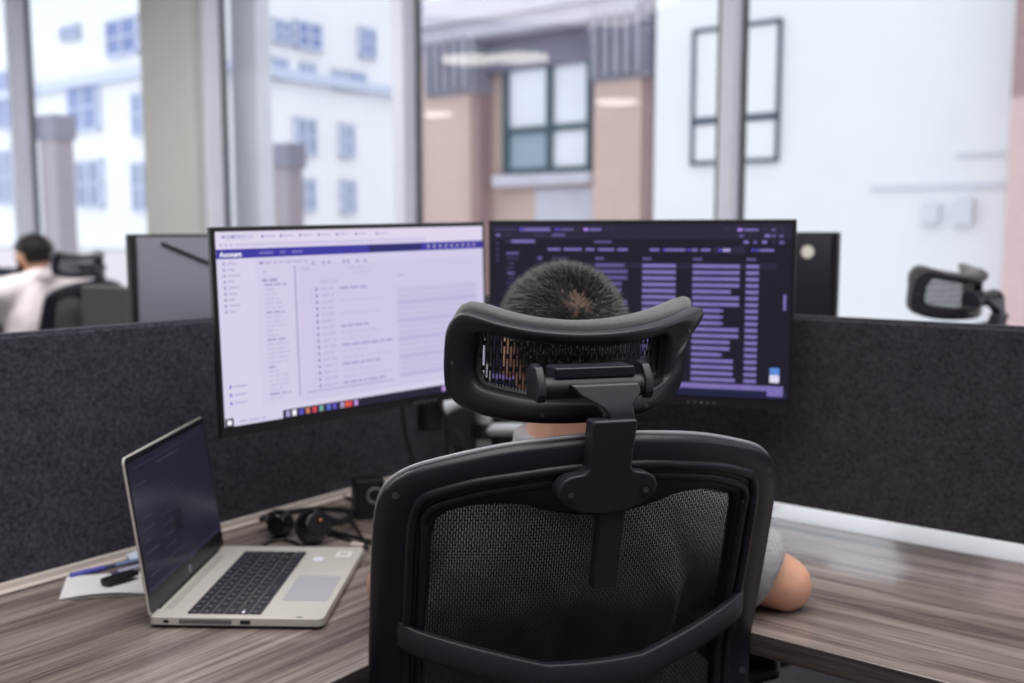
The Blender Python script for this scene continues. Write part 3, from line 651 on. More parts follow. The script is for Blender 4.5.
def make_chair(loc, yaw):
    c = empty('office_chair', loc, yaw)
    N = 120
    outer = resample(sym([(0, 1.056), (.055, 1.0535), (.12, 1.0455), (.18, 1.0305), (.218, 1.0165), (.240, .997), (.2495, .970), (.2525, .92), (.2535, .85), (.2535, .765), (.252, .68), (.245, .58), (.22, .53), (.1, .515), (0, .512)]), N)
    inner = resample(sym([(0, .959), (.062, .968), (.094, .9772), (.132, .9780), (.168, .9715), (.1865, .958), (.1915, .93), (.194, .85), (.196, .77), (.197, .70), (.192, .60), (.17, .57), (.08, .56), (0, .558)]), N)
    # line up the two outlines by direction from the centre line
    bm = B(); ring(bm, Sb, outer, inner, [(0, -.012), (-.01, -.002), (.0, .006), (.06, .010), (.45, .009), (.75, .006), (.95, .003), (1.0, .0), (1.02, -.010), (.95, -.016), (.5, -.018), (.05, -.016)])
    ridge = [(.2045, .62), (.2105, .74), (.2115, .86), (.211, .94), (.2075, .972), (.1995, .988), (.183, .9965), (.145, 1.0085), (.10, 1.016), (.05, 1.0225), (0, 1.024)]
    for off, r in ((0, .0065), (.014, .006)):
        pts = [(u - off * (1 if z < .96 else .6), z - (off if z > .97 else 0)) for u, z in ridge]
        full = pts + [(-u, z) for u, z in reversed(pts[:-1])]
        pp = smooth_path([on(Sb, u, z, .007 if off == 0 else .004) for u, z in full], 6)
        tube(bm, pp, r, 10)
    bf = obj('back_frame', bm, PLASTIC, c, smooth=True)
    bm = B(); tp = smooth_path([on(Sb, u, z + .0005, -.004) for u, z in sym([(0, 1.056), (.055, 1.0535), (.12, 1.0455), (.18, 1.0305), (.218, 1.0165), (.240, .997), (.2495, .970), (.2525, .92), (.2535, .85), (.2535, .765), (.252, .68), (.245, .58), (.22, .53), (.1, .515), (0, .512)])], 6, True)
    tube(bm, tp, .0035, 8, closed=True); o = obj('edge_highlight', bm, RIM, bf, smooth=True)  # highlight along the frame edge, put in as a lighter tube
    bm = B(); sheet(bm, Sb, inner, .03, -.008); obj('back_mesh', bm, BACKMESH, c, smooth=True)
    for sg in (-1, 1):
        for (u, z) in ((.228, .992), (.236, .70)):
            bm = B(); p = on(Sb, u * sg, z, .0095); cyl(bm, p, p + Vector((0, -.0018, 0)), .0042, 14); obj('screw', bm, STEEL, bf)
    # lumbar hoop
    half = [(.224, .813, .004), (.20, .8070, .016), (.138, .7935, .026), (.066, .7755, .034), (.045, .7735, .036), (0, .7730, .037)]
    full = half + [(-u, z, d) for u, z, d in reversed(half[:-1])]
    bm = B(); pp = smooth_path([on(Sb, u, z, d) for u, z, d in full], 5); loops = []
    for i, p in enumerate(pp):
        h = .0165; dd = .007
        loops.append([p + Vector((0, sy * dd, sz * h)) for sy, sz in ((-1, -.75), (-.7, -1), (.7, -1), (1, -.75), (1, .75), (.7, 1), (-.7, 1), (-1, .75))])
    loft(bm, loops); obj('lumbar_bar', bm, PLASTIC_LT, c, smooth=True, bevel=.002)
    # post, housing with two ears, screws
    def yb(z): return Sb(0, z)
    bm = B()
    ol = [(.0265, 1.081), (.0255, 1.026), (.030, 1.0205), (.047, 1.0175), (.056, 1.012), (.0605, 1.003), (.059, .992), (.049, .982), (.030, .973), (.0, .9695)]
    ol = ol + [(-u, z) for u, z in reversed(ol[:-1])]
    fr = [(u * .96 - .008, z) for u, z in ol]
    a = [bm.verts.new((u, yb(z) - .033, z)) for u, z in fr]; b = [bm.verts.new((u, yb(z) - .006, z)) for u, z in fr]; n = len(a)
    for i in range(n): bm.faces.new((a[i], a[(i + 1) % n], b[(i + 1) % n], b[i]))
    bm.faces.new(list(reversed(a))); bm.faces.new(b)
    hs = obj('headrest_bracket', bm, PLASTIC_LT, c, bevel=.0045, seg=3)
    for u in (-.0515, .0355):
        bm = B(); cyl(bm, (u, yb(.997) - .0325, .997), (u, yb(.997) - .0345, .997), .0068, 18); sc = obj('screw', bm, PLASTIC_DK, hs)
        bm = B(); cyl(bm, (u, yb(.997) - .0346, .997), (u, yb(.997) - .0352, .997), .0034, 6); obj('screw_socket', bm, STEEL, hs)
    bm = B(); M = None
    vs = []
    for z, y in ((.874, yb(.874) - .020), (1.00, yb(1.0) - .016)): vs.append([(-.0125, y - .010, z), (.0180, y - .010, z), (.0180, y + .009, z), (-.0125, y + .009, z)])
    loft(bm, vs); obj('post', bm, PLASTIC_LT, c, bevel=.003)
    # neck and hinge
    bm = B(); W = [(.0150, 1.060, -.386), (.0150, 1.084, -.388), (.018, 1.094, -.386), (.036, 1.108, -.380), (.040, 1.118, -.376)]
    loops = []
    for w, z, y in W:
        cx_ = .004 - .018 * max(0, (z - 1.08) / .04); loops.append([(cx_ - w, y - .012, z), (cx_ + w, y - .012, z), (cx_ + w, y + .012, z), (cx_ - w, y + .012, z)])
    loft(bm, loops); nk = obj('neck', bm, PLASTIC_LT, c, bevel=.003)
    bm = B(); cyl(bm, (-.082, -.368, 1.112), (.044, -.368, 1.112), .0125, 22)
    obj('hinge_barrel', bm, PLASTIC_DK, nk, smooth=False, bevel=.0015)
    bm = B(); box(bm, -.066, .026, -.376, -.340, 1.123, 1.135)
    for x in (-.088, .036):
        ear = [(-.378, 1.098), (-.384, 1.106), (-.381, 1.122), (-.370, 1.136), (-.352, 1.138), (-.335, 1.130), (-.335, 1.100)]
        a = [bm.verts.new((x, y, z)) for y, z in ear]; b = [bm.verts.new((x + .010, y, z)) for y, z in ear]; n = len(a)
        for i in range(n): bm.faces.new((a[i], a[(i + 1) % n], b[(i + 1) % n], b[i]))
        bm.faces.new(list(reversed(a))); bm.faces.new(b)
    obj('hinge_yoke', bm, PLASTIC, nk, bevel=.002)
    # headrest
    ho = [(-.0168, 1.1692), (.031, 1.1707), (.0789, 1.1757), (.125, 1.183), (.158, 1.1875), (.1625, 1.182), (.150, 1.171), (.133, 1.160), (.1275, 1.142), (.1255, 1.117), (.121, 1.096), (.105, 1.0815), (.0711, 1.0715), (.03, 1.0665), (-.0026, 1.0645), (-.0658, 1.0638), (-.1116, 1.0678), (-.141, 1.0777), (-.1555, 1.094), (-.159, 1.1165), (-.1592, 1.145), (-.1576, 1.1674), (-.1522, 1.1815), (-.1444, 1.1888), (-.1306, 1.1872), (-.1087, 1.180), (-.0794, 1.1738), (-.049, 1.1705)]
    hi = [(-.0168, 1.1530), (.02, 1.1535), (.053, 1.1562), (.085, 1.161), (.0955, 1.1585), (.0985, 1.148), (.0982, 1.134), (.0972, 1.118), (.0945, 1.108), (.0866, 1.1004), (.0622, 1.0932), (.03, 1.0892), (-.0075, 1.087), (-.0637, 1.0900), (-.092, 1.0940), (-.1185, 1.0995), (-.1295, 1.1055), (-.1345, 1.118), (-.1352, 1.131), (-.1345, 1.146), (-.1315, 1.158), (-.1247, 1.1665), (-.114, 1.1655), (-.1072, 1.1625), (-.075, 1.158), (-.045, 1.1545)]
    NH = 110; o1 = resample(ho, NH); i1 = resample(hi, NH)
    bm = B(); ring(bm, Sh, o1, i1, [(0, -.010), (-.02, -.002), (.0, .006), (.08, .009), (.5, .008), (.9, .004), (1, .0), (1.03, -.010), (.8, -.012), (.2, -.012)])
    hf = obj('headrest_frame', bm, PLASTIC, c, smooth=True)
    for (u, z) in ((-.150, 1.13), (.1285, 1.163), (.062, 1.080), (-.06, 1.074)):
        bm = B(); p = on(Sh, u, z, .007); cyl(bm, p, p + Vector((0, -.002, 0)), .0028, 12); obj('screw', bm, STEEL, hf)
    po = []
    for (u, z) in ho:
        k = max(0, min(1, (z - 1.14) / .03)); po.append((u * (1 + (.085 if u > 0 else .03) * k), z + .0055 * k))
    o2 = resample(po, NH); bm = B()
    ring(bm, Sh, o2, i1, [(.10, -.013), (.0, -.016), (-.07, -.022), (-.08, -.030), (.0, -.038), (.3, -.042), (.7, -.038), (1.02, -.026), (1.0, -.016), (.6, -.0125)])
    obj('headrest_pad', bm, PADGREY, c, smooth=True)
    bm = B(); sheet(bm, Sh, i1, .05, -.020, 7); obj('headrest_mesh', bm, HEADMESH, c, smooth=True)
    # seat
    bm = B()
    lp = []
    for k, z in ((.92, .445), (1.0, .46), (1.02, .485), (1.0, .505), (.93, .518), (.6, .522)):
        lp.append([((abs(math.cos(a)) ** .45) * math.copysign(1, math.cos(a)) * .245 * k, (abs(math.sin(a)) ** .5) * math.copysign(1, math.sin(a)) * .235 * k + .005, z) for a in [2 * PI * i / 48 for i in range(48)]])
    loft(bm, lp); obj('seat', bm, PADGREY, c, smooth=True)
    bm = B(); box(bm, -.13, .13, -.14, .14, .405, .444); obj('seat_mechanism', bm, PLASTIC_DK, c, bevel=.01)
    bm = B(); tube(bm, smooth_path([(0, -.10, .42), (0, -.24, .43), (0, -.335, .50), (0, -.345, .62), (0, -.36, .735)], 6), .022, 12, flat=.8); obj('back_support', bm, PLASTIC, c, smooth=True)
    for sg in (-1, 1):
        bm = B(); tube(bm, smooth_path([(.15 * sg, -.02, .425), (.27 * sg, -.02, .43), (.305 * sg, -.03, .48), (.308 * sg, -.05, .60), (.308 * sg, -.05, .640)], 6), .016, 12); ar = obj('armrest', bm, PLASTIC, c, smooth=True)
        bm = B(); lp = [[(x * k * .046 + .308 * sg, y * k * .125 - .055, z) for x, y in [((abs(math.cos(a)) ** .6) * math.copysign(1, math.cos(a)), (abs(math.sin(a)) ** .6) * math.copysign(1, math.sin(a))) for a in [2 * PI * i / 32 for i in range(32)]]] for k, z in ((.85, .641), (1, .648), (1, .662), (.93, .668), (.5, .670))]
        loft(bm, lp); obj('arm_pad', bm, PLASTIC, ar, smooth=True)
    bm = B(); cyl(bm, (0, 0, .10), (0, 0, .26), .028); cyl(bm, (0, 0, .26), (0, 0, .405), .016); obj('gas_lift', bm, PLASTIC_DK, c, smooth=True)
    bm = B(); cyl(bm, (0, 0, .075), (0, 0, .12), .045); bs = obj('base_hub', bm, PLASTIC, c, bevel=.004)
    for k in range(5):
        a = 2 * PI * k / 5 + .3; d = Vector((math.cos(a), math.sin(a), 0)); e = d.cross(Vector((0, 0, 1)))
        bm = B(); tube(bm, [d * .03 + Vector((0, 0, .10)), d * .17 + Vector((0, 0, .092)), d * .31 + Vector((0, 0, .075))], [.026, .022, .015], 10); lg = obj('base_leg', bm, PLASTIC, c, smooth=True)
        bm = B()
        for sg in (-.014, .014): cyl(bm, d * .31 + e * (sg - .008) + Vector((0, 0, .0285)), d * .31 + e * (sg + .008) + Vector((0, 0, .0285)), .028, 18)
        cyl(bm, d * .31 + Vector((0, 0, .03)), d * .31 + Vector((0, 0, .078)), .007, 10); obj('caster', bm, PLASTIC_DK, lg)
    return c
CH_YAW = rad(15.1); CH_LOC = Vector((.013, 1.445, 0))
chair = make_chair(CH_LOC, CH_YAW)
tag(chair, 'large black mesh office chair in front, holding the person in the grey t-shirt', 'chair', 'black mesh office chairs')
ch2 = copy_tree(chair)
tag(ch2, 'small distant black mesh office chair behind the man in the white shirt', 'chair', 'black mesh office chairs')
ch3 = copy_tree(chair)
tag(ch3, 'black mesh office chair whose headrest rises over the right partition', 'chair', 'black mesh office chairs')

# ------------------------------------------------------------------ people
def make_person(loc, yaw, J, head_yaw, head_pitch, shirt_m, shirt_name, label, vox, sleeve, shirt_fit, beard, strands, hair_cut):
    """J: joints in the sitter's own frame (x right, y forward)"""
    p = empty('person', loc, yaw); V = {k: Vector(v) for k, v in J.items()}
    HM = Matrix.Translation(V['head']) @ Matrix.Rotation(head_yaw, 4, 'Z') @ Matrix.Rotation(head_pitch, 4, 'X')
    H = lambda x, y, z: HM @ Vector((x, y, z))
    bm = B()
    ball(bm, H(0, -.012, .025), (.074, .094, .088), 3, Matrix.Rotation(head_yaw, 4, 'Z') @ Matrix.Rotation(head_pitch, 4, 'X'))
    rcone(bm, H(0, .02, .0), .066, H(0, .052, -.075), .036); rcone(bm, H(0, .04, -.01), .058, H(0, .060, -.085), .026)
    rcone(bm, H(0, .080, .012), .009, H(0, .098, -.026), .013)
    rcone(bm, H(-.012, .080, -.055), .008, H(.012, .080, -.055), .008); rcone(bm, H(-.012, .079, -.066), .008, H(.012, .079, -.066), .008)
    rcone(bm, H(-.035, .070, .022), .010, H(.035, .070, .022), .010)
    for sg in (-1, 1):
        rcone(bm, H(.074 * sg, -.006, .018), .013, H(.078 * sg, -.002, -.022), .009)
    nb = V['neck']; rcone(bm, H(0, -.025, -.06), .048, nb, .054)
    ch = V['chest']; pv = V['pelvis']
    for sg in (-.075, .075):
        sx = Vector((sg, 0, 0)); rcone(bm, nb + sx * .9 + Vector((0, -.005, -.06)), .062, ch + sx, .095); rcone(bm, ch + sx, .095, pv + sx * .9 + Vector((0, 0, .07)), .09); rcone(bm, pv + sx + Vector((0, 0, .05)), .09, pv + sx * 1.1, .098)
    for s in 'LR':
        sh, el, wr = V['sh' + s], V['el' + s], V['wr' + s]
        rcone(bm, nb + Vector((0, 0, -.02)), .05, sh, .056); rcone(bm, sh, .055, el, .041); rcone(bm, el, .041, el.lerp(wr, .3), .042); rcone(bm, el.lerp(wr, .3), .042, wr, .026)
        d = (wr - el).normalized(); sd = d.cross(Vector((0, 0, 1))).normalized() * (1 if s == 'R' else -1); up = Vector((0, 0, 1))
        pc = wr + d * .045
        for k in (-.025, -.008, .009, .026): rcone(bm, wr + sd * k * .6, .018, wr + d * .085 + sd * k, .0125, 1)
        for k, L in ((-.029, .074), (-.010, .084), (.009, .078), (.028, .062)):
            r0 = wr + d * .088 + sd * k; m1 = r0 + d * L * .45 + up * .006 + sd * k * .12; m2 = m1 + d * L * .30 - up * .012; m3 = m2 + d * L * .22 - up * .014
            rcone(bm, r0, .0098, m1, .0090, 1); rcone(bm, m1, .0090, m2, .0082, 1); rcone(bm, m2, .0082, m3, .0072, 1)
        th0 = wr + d * .025 - sd * .026; th1 = th0 + d * .030 - sd * .030 - up * .004; th2 = th1 + d * .030 - sd * .008 - up * .006
        rcone(bm, th0, .014, th1, .0115, 1); rcone(bm, th1, .0115, th2, .0095, 1)
        hp, kn, an = V['hip' + s], V['kn' + s], V['an' + s]
        rcone(bm, hp, .083, kn, .056); rcone(bm, kn, .055, kn.lerp(an, .3), .056); rcone(bm, kn.lerp(an, .3), .056, an, .036)
        rcone(bm, an + Vector((0, -.02, -.04)), .032, an + Vector((0, .14, -.055)), .022)
    body = obj('body', bm, SKIN, p, smooth=True); remesh(body, vox, 5)
    # eyes
    for sg in (-1, 1):
        bm = B(); ball(bm, H(.031 * sg, .072, .008), .0118, 2); e = obj('eye', bm, EYE, body, smooth=True)
        bm = B(); ball(bm, H(.031 * sg, .0822, .008), .0042, 2); obj('iris', bm, IRIS, e, smooth=True)
        bm = B(); tube(bm, [H(.016 * sg, .084, .028), H(.032 * sg, .083, .033), H(.05 * sg, .073, .028)], .0032, 6); obj('eyebrow', bm, HAIR, body, smooth=True)
    # shirt
    f = shirt_fit; bm = B()
    for sg in (-.075, .075):
        sx = Vector((sg, 0, 0)); rcone(bm, nb + sx * .9 + Vector((0, -.006, -.065)), .066 + f, ch + sx, .099 + f); rcone(bm, ch + sx, .099 + f, pv + sx + Vector((0, 0, .07)), .097 + f); rcone(bm, pv + sx + Vector((0, 0, .07)), .097 + f, pv + sx + Vector((0, 0, .02)), .10 + f)
    for s in 'LR':
        sh, el, wr = V['sh' + s], V['el' + s], V['wr' + s]
        rcone(bm, nb + Vector((0, 0, -.03)), .053 + f, sh, .060 + f)
        if sleeve < 1.1:
            fr_ = sleeve if s == 'R' else sleeve * .58; q = sh.lerp(el, fr_); d = (el - sh).normalized(); ra, rb = .054 + f, .0545 + f
            tube(bm, [sh - d * .01, sh.lerp(el, fr_ * .5), q], [ra, ra * .99, rb], 24)
        else:
            rcone(bm, sh, .060 + f, el, .047 + f); q = el.lerp(wr, .22); tube(bm, [el, q], [.047 + f, .048 + f], 20)
    dd = (nb - H(0, -.025, -.06)).normalized(); ox = Vector((.010, -.004, 0)); tube(bm, [nb + ox - dd * .03, nb + ox + dd * .015, nb + ox * 1.4 + dd * .042], [.066 + f, .054 + f, .046 + f * .6], 24)
    if beard: tube(bm, [nb + dd * .02, nb - dd * .034], [.066 + f, .060], 24)
    so = obj(shirt_name, bm, shirt_m, p, smooth=True); remesh(so, max(vox, .0075), 6)
    dt = bpy.data.textures.new('cloth_folds', 'CLOUDS'); dt.noise_scale = .09
    dm = so.modifiers.new('folds', 'DISPLACE'); dm.texture = dt; dm.strength = .012; dm.mid_level = .5; dm.texture_coords = 'LOCAL'
    # trousers and shoes
    bm = B()
    for sg in (-.075, .075): rcone(bm, pv + Vector((sg, 0, .04)), .10, pv + Vector((sg, .0, -.01)), .105)
    for s in 'LR':
        hp, kn, an = V['hip' + s], V['kn' + s], V['an' + s]
        rcone(bm, hp, .092, kn, .068); d = (an - kn).normalized(); rcone(bm, kn, .068, kn.lerp(an, .5), .06); tube(bm, [kn, kn.lerp(an, .5), an - d * .01], [.066, .062, .056], 20)
    tr_ = obj('trousers', bm, TROUSER, p, smooth=True); remesh(tr_, .010, 5)
    for s in 'LR':
        an = V['an' + s]; bm = B(); rcone(bm, an + Vector((0, -.03, -.035)), .043, an + Vector((0, .05, -.05)), .040); rcone(bm, an + Vector((0, .05, -.05)), .040, an + Vector((0, .16, -.058)), .034)
        z0 = min(an.z - .09, .0)
        for v in bm.verts: v.co.z = max(v.co.z, .002)
        so2 = obj('shoe', bm, SHOE, p, smooth=True)
    # hair: a close cap plus short strands
    bm = B(); Rm3 = Matrix.Rotation(head_yaw, 4, 'Z') @ Matrix.Rotation(head_pitch, 4, 'X')
    c0 = Vector((0, -.012, .025)); rr = (.0785, .0985, .0915)
    def scalp(v):                                           # v: unit direction; True where hair grows
        if v.y > .15: return v.z > .30 + .45 * (v.y - .15)
        if v.y > -.25: return v.z > -.10 - (.15 - v.y) * .8 and not (abs(v.x) > .75 and v.z < .05 and v.y > -.2)
        return v.z > -.62
    bmesh.ops.create_icosphere(bm, subdivisions=5, radius=1)
    dl = [v for v in bm.verts if not scalp(v.co)]
    bmesh.ops.delete(bm, geom=dl, context='VERTS')
    crown = Vector((-.10, -.88, .44)).normalized()
    for v in bm.verts:
        n = v.co.normalized(); k = 1 + .012 * noise.noise(n * 9) - (.040 * max(0, 1 - ((n - crown).length / .30) ** 2) if strands > 3000 else 0)
        v.co = HM @ (c0 + Vector((n.x * rr[0] * k, n.y * rr[1] * k, n.z * rr[2] * k)))
    for f_ in bm.faces:
        n = (HM.inverted() @ f_.calc_center_median() - c0); n = Vector((n.x / rr[0], n.y / rr[1], n.z / rr[2])).normalized()
        if strands > 3000 and (n - crown).length + .22 * noise.noise(n * 14) < .19: f_.material_index = 1
    hc = obj('hair', bm, [HAIR, SCALP], p, smooth=True)
    bm = B(); cnt = 0; dirs = []
    while cnt < strands:
        v = Vector((random.gauss(0, 1), random.gauss(0, 1), random.gauss(0, 1))).normalized()
        if not scalp(v): continue
        dcr = (v - crown).length
        if dcr < .22 and random.random() < .62 - dcr * 2.2: continue
        cnt += 1
        base = c0 + Vector((v.x * rr[0], v.y * rr[1], v.z * rr[2])) * .99
        away = (v - crown); away -= v * away.dot(v)
        if away.length > 1e-3: away.normalize()
        L = hair_cut * random.uniform(.6, 1.25) * (.55 if v.z < .1 else 1.0)
        tipd = (v * .75 + away * .75 + Vector((random.uniform(-.25, .25), random.uniform(-.25, .25), random.uniform(-.1, .3)))).normalized()
        side = v.cross(tipd); side = side.normalized() if side.length > 1e-4 else Vector((1, 0, 0))
        side = (side + v * random.uniform(-.6, .6)).normalized()
        w = .00045 if vox < .01 else .0012
        mid = base + (v * .7 + tipd * .3).normalized() * L * .5; tip = mid + tipd * L * .6
        vs = [bm.verts.new(HM @ q_) for q_ in (base - side * w, base + side * w, mid + side * w * .8, mid - side * w * .8, tip)]
        bm.faces.new((vs[0], vs[1], vs[2], vs[3])); bm.faces.new((vs[3], vs[2], vs[4]))
    me = bpy.data.meshes.new('hair_strands'); bm.to_mesh(me); bm.free(); me.materials.append(STRAND)
    hs = bpy.data.objects.new('hair_strands', me); COL.objects.link(hs); hs.parent = hc; hs['kind'] = 'stuff'
    if beard:
        bm = B(); rcone(bm, H(-.05, .03, -.035), .020, H(-.02, .066, -.085), .020); rcone(bm, H(.05, .03, -.035), .020, H(.02, .066, -.085), .020); rcone(bm, H(-.02, .066, -.085), .022, H(.02, .066, -.085), .022)
        rcone(bm, H(-.066, .012, .01), .012, H(-.052, .03, -.04), .018); rcone(bm, H(.066, .012, .01), .012, H(.052, .03, -.04), .018)
        bo = obj('beard', bm, HAIR, p, smooth=True); remesh(bo, .006, 3)
    tag(p, label, 'person'); return p
STRAND = mat('hair_strand', (27, 22, 22), .45, spec=.6, noise_amt=.35, noise_scale=60)
def W2L(x, y, z):
    d = Vector((x, y, 0)) - CH_LOC; c, s = math.cos(CH_YAW), math.sin(CH_YAW); return (d.x * c + d.y * s, -d.x * s + d.y * c, z)
J1 = dict(pelvis=(0, -.085, .605), chest=(.01, -.130, .805), neck=(.018, -.118, .974), head=W2L(.0665, 1.365, 1.113),
          shR=(.163, -.098, .876), shL=(-.140, -.100, .880), elR=W2L(.393, 1.392, .777), elL=W2L(-.170, 1.385, .777), wrR=W2L(.18, 1.575, .775), wrL=W2L(-.03, 1.60, .775),
          hipR=(.09, -.05, .590), hipL=(-.09, -.05, .590), knR=(.13, .38, .545), knL=(-.13, .38, .545), anR=(.13, .40, .10), anL=(-.13, .40, .10))
make_person(CH_LOC, CH_YAW, J1, rad(4), rad(-10), TSHIRT, 'tshirt', 'person in grey t-shirt sitting in the front chair, seen from behind, elbows on desk', .006, .84, .012, False, 11000, .015)
# the man in the white shirt, far left
MY = rad(52); P2 = at_depth(36, 262, 4.95); P2.z = 0
J2 = dict(pelvis=(0, -.09, .60), chest=(0, -.06, .86), neck=(0, -.02, 1.055), head=(0, .030, 1.150), shR=(.19, -.03, .99), shL=(-.19, -.03, .99), elR=(.25, .14, .80), elL=(-.25, .14, .80), wrR=(.14, .36, .78), wrL=(-.14, .36, .78),
          hipR=(.09, -.05, .590), hipL=(-.09, -.05, .590), knR=(.14, .38, .545), knL=(-.14, .38, .545), anR=(.14, .38, .10), anL=(-.14, .38, .10))
make_person(P2, MY, J2, rad(12), rad(-12), SHIRT_W, 'white_shirt', 'person with dark hair and beard in a white shirt, seated at far left', .011, 1.2, .022, True, 1500, .02)
# where the other two chairs stand
ch2.location = P2 + Vector((.0, .04, -.001)); ch2.rotation_euler.z = rad(68)
q3 = at_depth(974, 294, 2.5); ch3.rotation_euler.z = rad(40)
R3 = Matrix.Rotation(rad(40), 3, 'Z'); off = R3 @ Vector((-.01, -.33, 0)); ch3.location = (q3.x - off.x, q3.y - off.y, q3.z - 1.127)

# ------------------------------------------------------------------ laptop
LP = empty('laptop', (-.5005, 1.3185, DZ)); LP.rotation_euler.z = rad(-1.85)
LD, LWd, LT = .243, .314, .0165
def rrect(x0, x1, y0, y1, r, n=6):
    out = []
    for cx_, cy_, a0 in ((x1 - r, y1 - r, 0), (x0 + r, y1 - r, 90), (x0 + r, y0 + r, 180), (x1 - r, y0 + r, 270)):
        for k in range(n + 1): a = rad(a0 + 90 * k / n); out.append((cx_ + r * math.cos(a), cy_ + r * math.sin(a)))
    return out
def slab(bm, ol, z0, z1):
    a = [bm.verts.new((x, y, z0)) for x, y in ol]; b = [bm.verts.new((x, y, z1)) for x, y in ol]; n = len(a)
    for i in range(n): bm.faces.new((a[i], a[(i + 1) % n], b[(i + 1) % n], b[i]))
    bm.faces.new(list(reversed(a))); bm.faces.new(b)
bm = B(); slab(bm, rrect(0, LD, 0, LWd, .010), .005, LT)
base = obj('base', bm, SILVER, LP, bevel=.0012)
bm = B(); slab(bm, rrect(.006, LD - .012, .004, LWd - .004, .010), .0012, .0048); obj('bottom_cover', bm, PLASTIC_DK, LP, bevel=.001)
KEY = mat('key_black', (30, 28, 38), .5); LEGEND = mat('key_legend', (150, 150, 160), .5); KEYBED = mat('key_gaps', (150, 148, 148), .5, metal=.2)
kx0, kx1, ky0, ky1 = .050, .154, .012, .282
bm = B(); slab(bm, rrect(kx0, kx1, ky0, ky1, .003), LT + .0001, LT + .0004); kb = obj('keyboard', bm, KEYBED, LP)
def keymesh(w, h):
    bm = B(); slab(bm, rrect(-w / 2, w / 2, -h / 2, h / 2, .0015, 2), 0, .0012); quad(bm, [(-.0022, -h * .12 - .0010, .00125), (.0012, -h * .12 - .0010, .00125), (.0012, -h * .12 + .0010, .00125), (-.0022, -h * .12 + .0010, .00125)], 1); return bm
rows = [[1] * 15, [1.0] * 13 + [1.5], [1.5] + [1] * 12 + [1], [1.75] + [1] * 11 + [1.75], [2.1] + [1] * 10 + [2.4], [1, 1, 1, 1, 5, 1, 1, 1, 1, 1, 1]]
rh = (kx1 - kx0) / 6.0
for i, row in enumerate(rows):
    u = (ky1 - ky0) / sum(row); y = ky0
    for w in row:
        k = obj('key', keymesh(rh - .0016, w * u - .0016), [KEY, LEGEND], kb, loc=(kx0 + rh * (i + .5), y + w * u / 2, LT + .0005)); y += w * u
bm = B(); ball(bm, (kx0 + rh * 4.5, ky0 + .005, LT + .0020), (.0022, .0035, .0006), 2); obj('key_light', bm, emission('key_led', (240, 240, 250), 1.2), kb)
TP = mat('touchpad_grey', (158, 156, 164), .4); bm = B(); slab(bm, rrect(.168, .234, .067, .170, .003), LT + .0001, LT + .0005); obj('touchpad', bm, TP, LP)
bm = B(); slab(bm, rrect(.013, .024, .030, .262, .002), LT + .0001, LT + .0004); obj('speaker_grille', bm, mat('grille_grey', (176, 172, 168), .5, metal=.3, noise_amt=.3, noise_scale=1500), LP)
bm = B(); slab(bm, rrect(.172, .187, .240, .258, .002), LT + .0002, LT + .0005); s_ = obj('sticker', bm, mat('sticker_lilac', (214, 214, 232), .4), LP); s_['label'] = 'small pale sticker'
bm = B(); slab(bm, rrect(.204, .228, .262, .288, .001), LT + .0002, LT + .0004)
s_ = obj('sticker', bm, mat('sticker_white', (226, 226, 222), .4), LP)
bm = B(); slab(bm, rrect(.208, .224, .268, .283, .001), LT + .0004, LT + .0006); obj('sticker_print', bm, SILVER, s_)
bm = B(); box(bm, .205, .213, .0035 , .006, LT + .0001, LT + .0004); obj('edge_mark', bm, KEY, LP)
# side: lock slot, vent, usb port
bm = B(); box(bm, .022, .029, -.0006, .002, .0085, .0125); obj('lock_slot', bm, PLASTIC_DK, LP)
bm = B()
for k in range(26): box(bm, .044 + k * .0028, .0456 + k * .0028, -.0006, .002, .0075, .0135)
obj('vent', bm, PLASTIC_DK, LP)
bm = B(); box(bm, .1285, .1425, -.0006, .003, .0078, .0130); obj('usb_port', bm, PLASTIC_DK, LP)
# lid, swung open
lid = empty('lid', (.004, 0, LT - .001)); lid.parent = LP
LA = rad(97.5); lid.rotation_euler = (0, -LA, 0)           # lid's own x runs up the screen
bm = B(); slab(bm, rrect(0, .224, 0, LWd, .009), -.0005, .0028)
# front of the screen faces local -z after the swing, so build it with the display on the +x base side
sh_ = obj('lid_shell', bm, SILVER, lid, bevel=.001)
LSC = emission('laptop_panel', (30, 28, 44), 1.0); LSC.node_tree.nodes['Principled BSDF'].inputs['Roughness'].default_value = .16; LSC.node_tree.nodes['Principled BSDF'].inputs['Specular IOR Level'].default_value = .4
LBZ = mat('laptop_bezel', (20, 19, 27), .3)
DS = -1                                                     # display side along local z
bm = B(); slab(bm, rrect(.003, .222, .0015, LWd - .0015, .008), -.0016, -.0006); obj('screen_bezel', bm, LBZ, lid)
bm = B(); quad(bm, [(.030, .006, -.0018), (.030, LWd - .006, -.0018), (.214, LWd - .006, -.0018), (.214, .006, -.0018)])
L1 = emission('laptop_text', (48, 44, 66)); L2 = emission('laptop_dark', (16, 15, 24)); L3 = emission('laptop_line', (40, 38, 58))
def lq(x0, x1, y0, y1, mi): quad(bm, [(x0, y0, -.0019), (x0, y1, -.0019), (x1, y1, -.0019), (x1, y0, -.0019)], mi)
for k in range(9): lq(.178 - k * .016, .181 - k * .016, .020, .020 + random.uniform(.02, .05), 1)
for k in range(7): lq(.150 - k * .016, .1525 - k * .016, .085, .085 + random.uniform(.03, .09), 3)
lq(.194, .197, .10, .19, 1); lq(.080, .112, .128, .160, 2); lq(.02 + .012, .036, .01, .30, 3); lq(.203, .205, .02, .29, 3)
lscr = obj('screen', bm, [LSC, L1, L2, L3], lid)
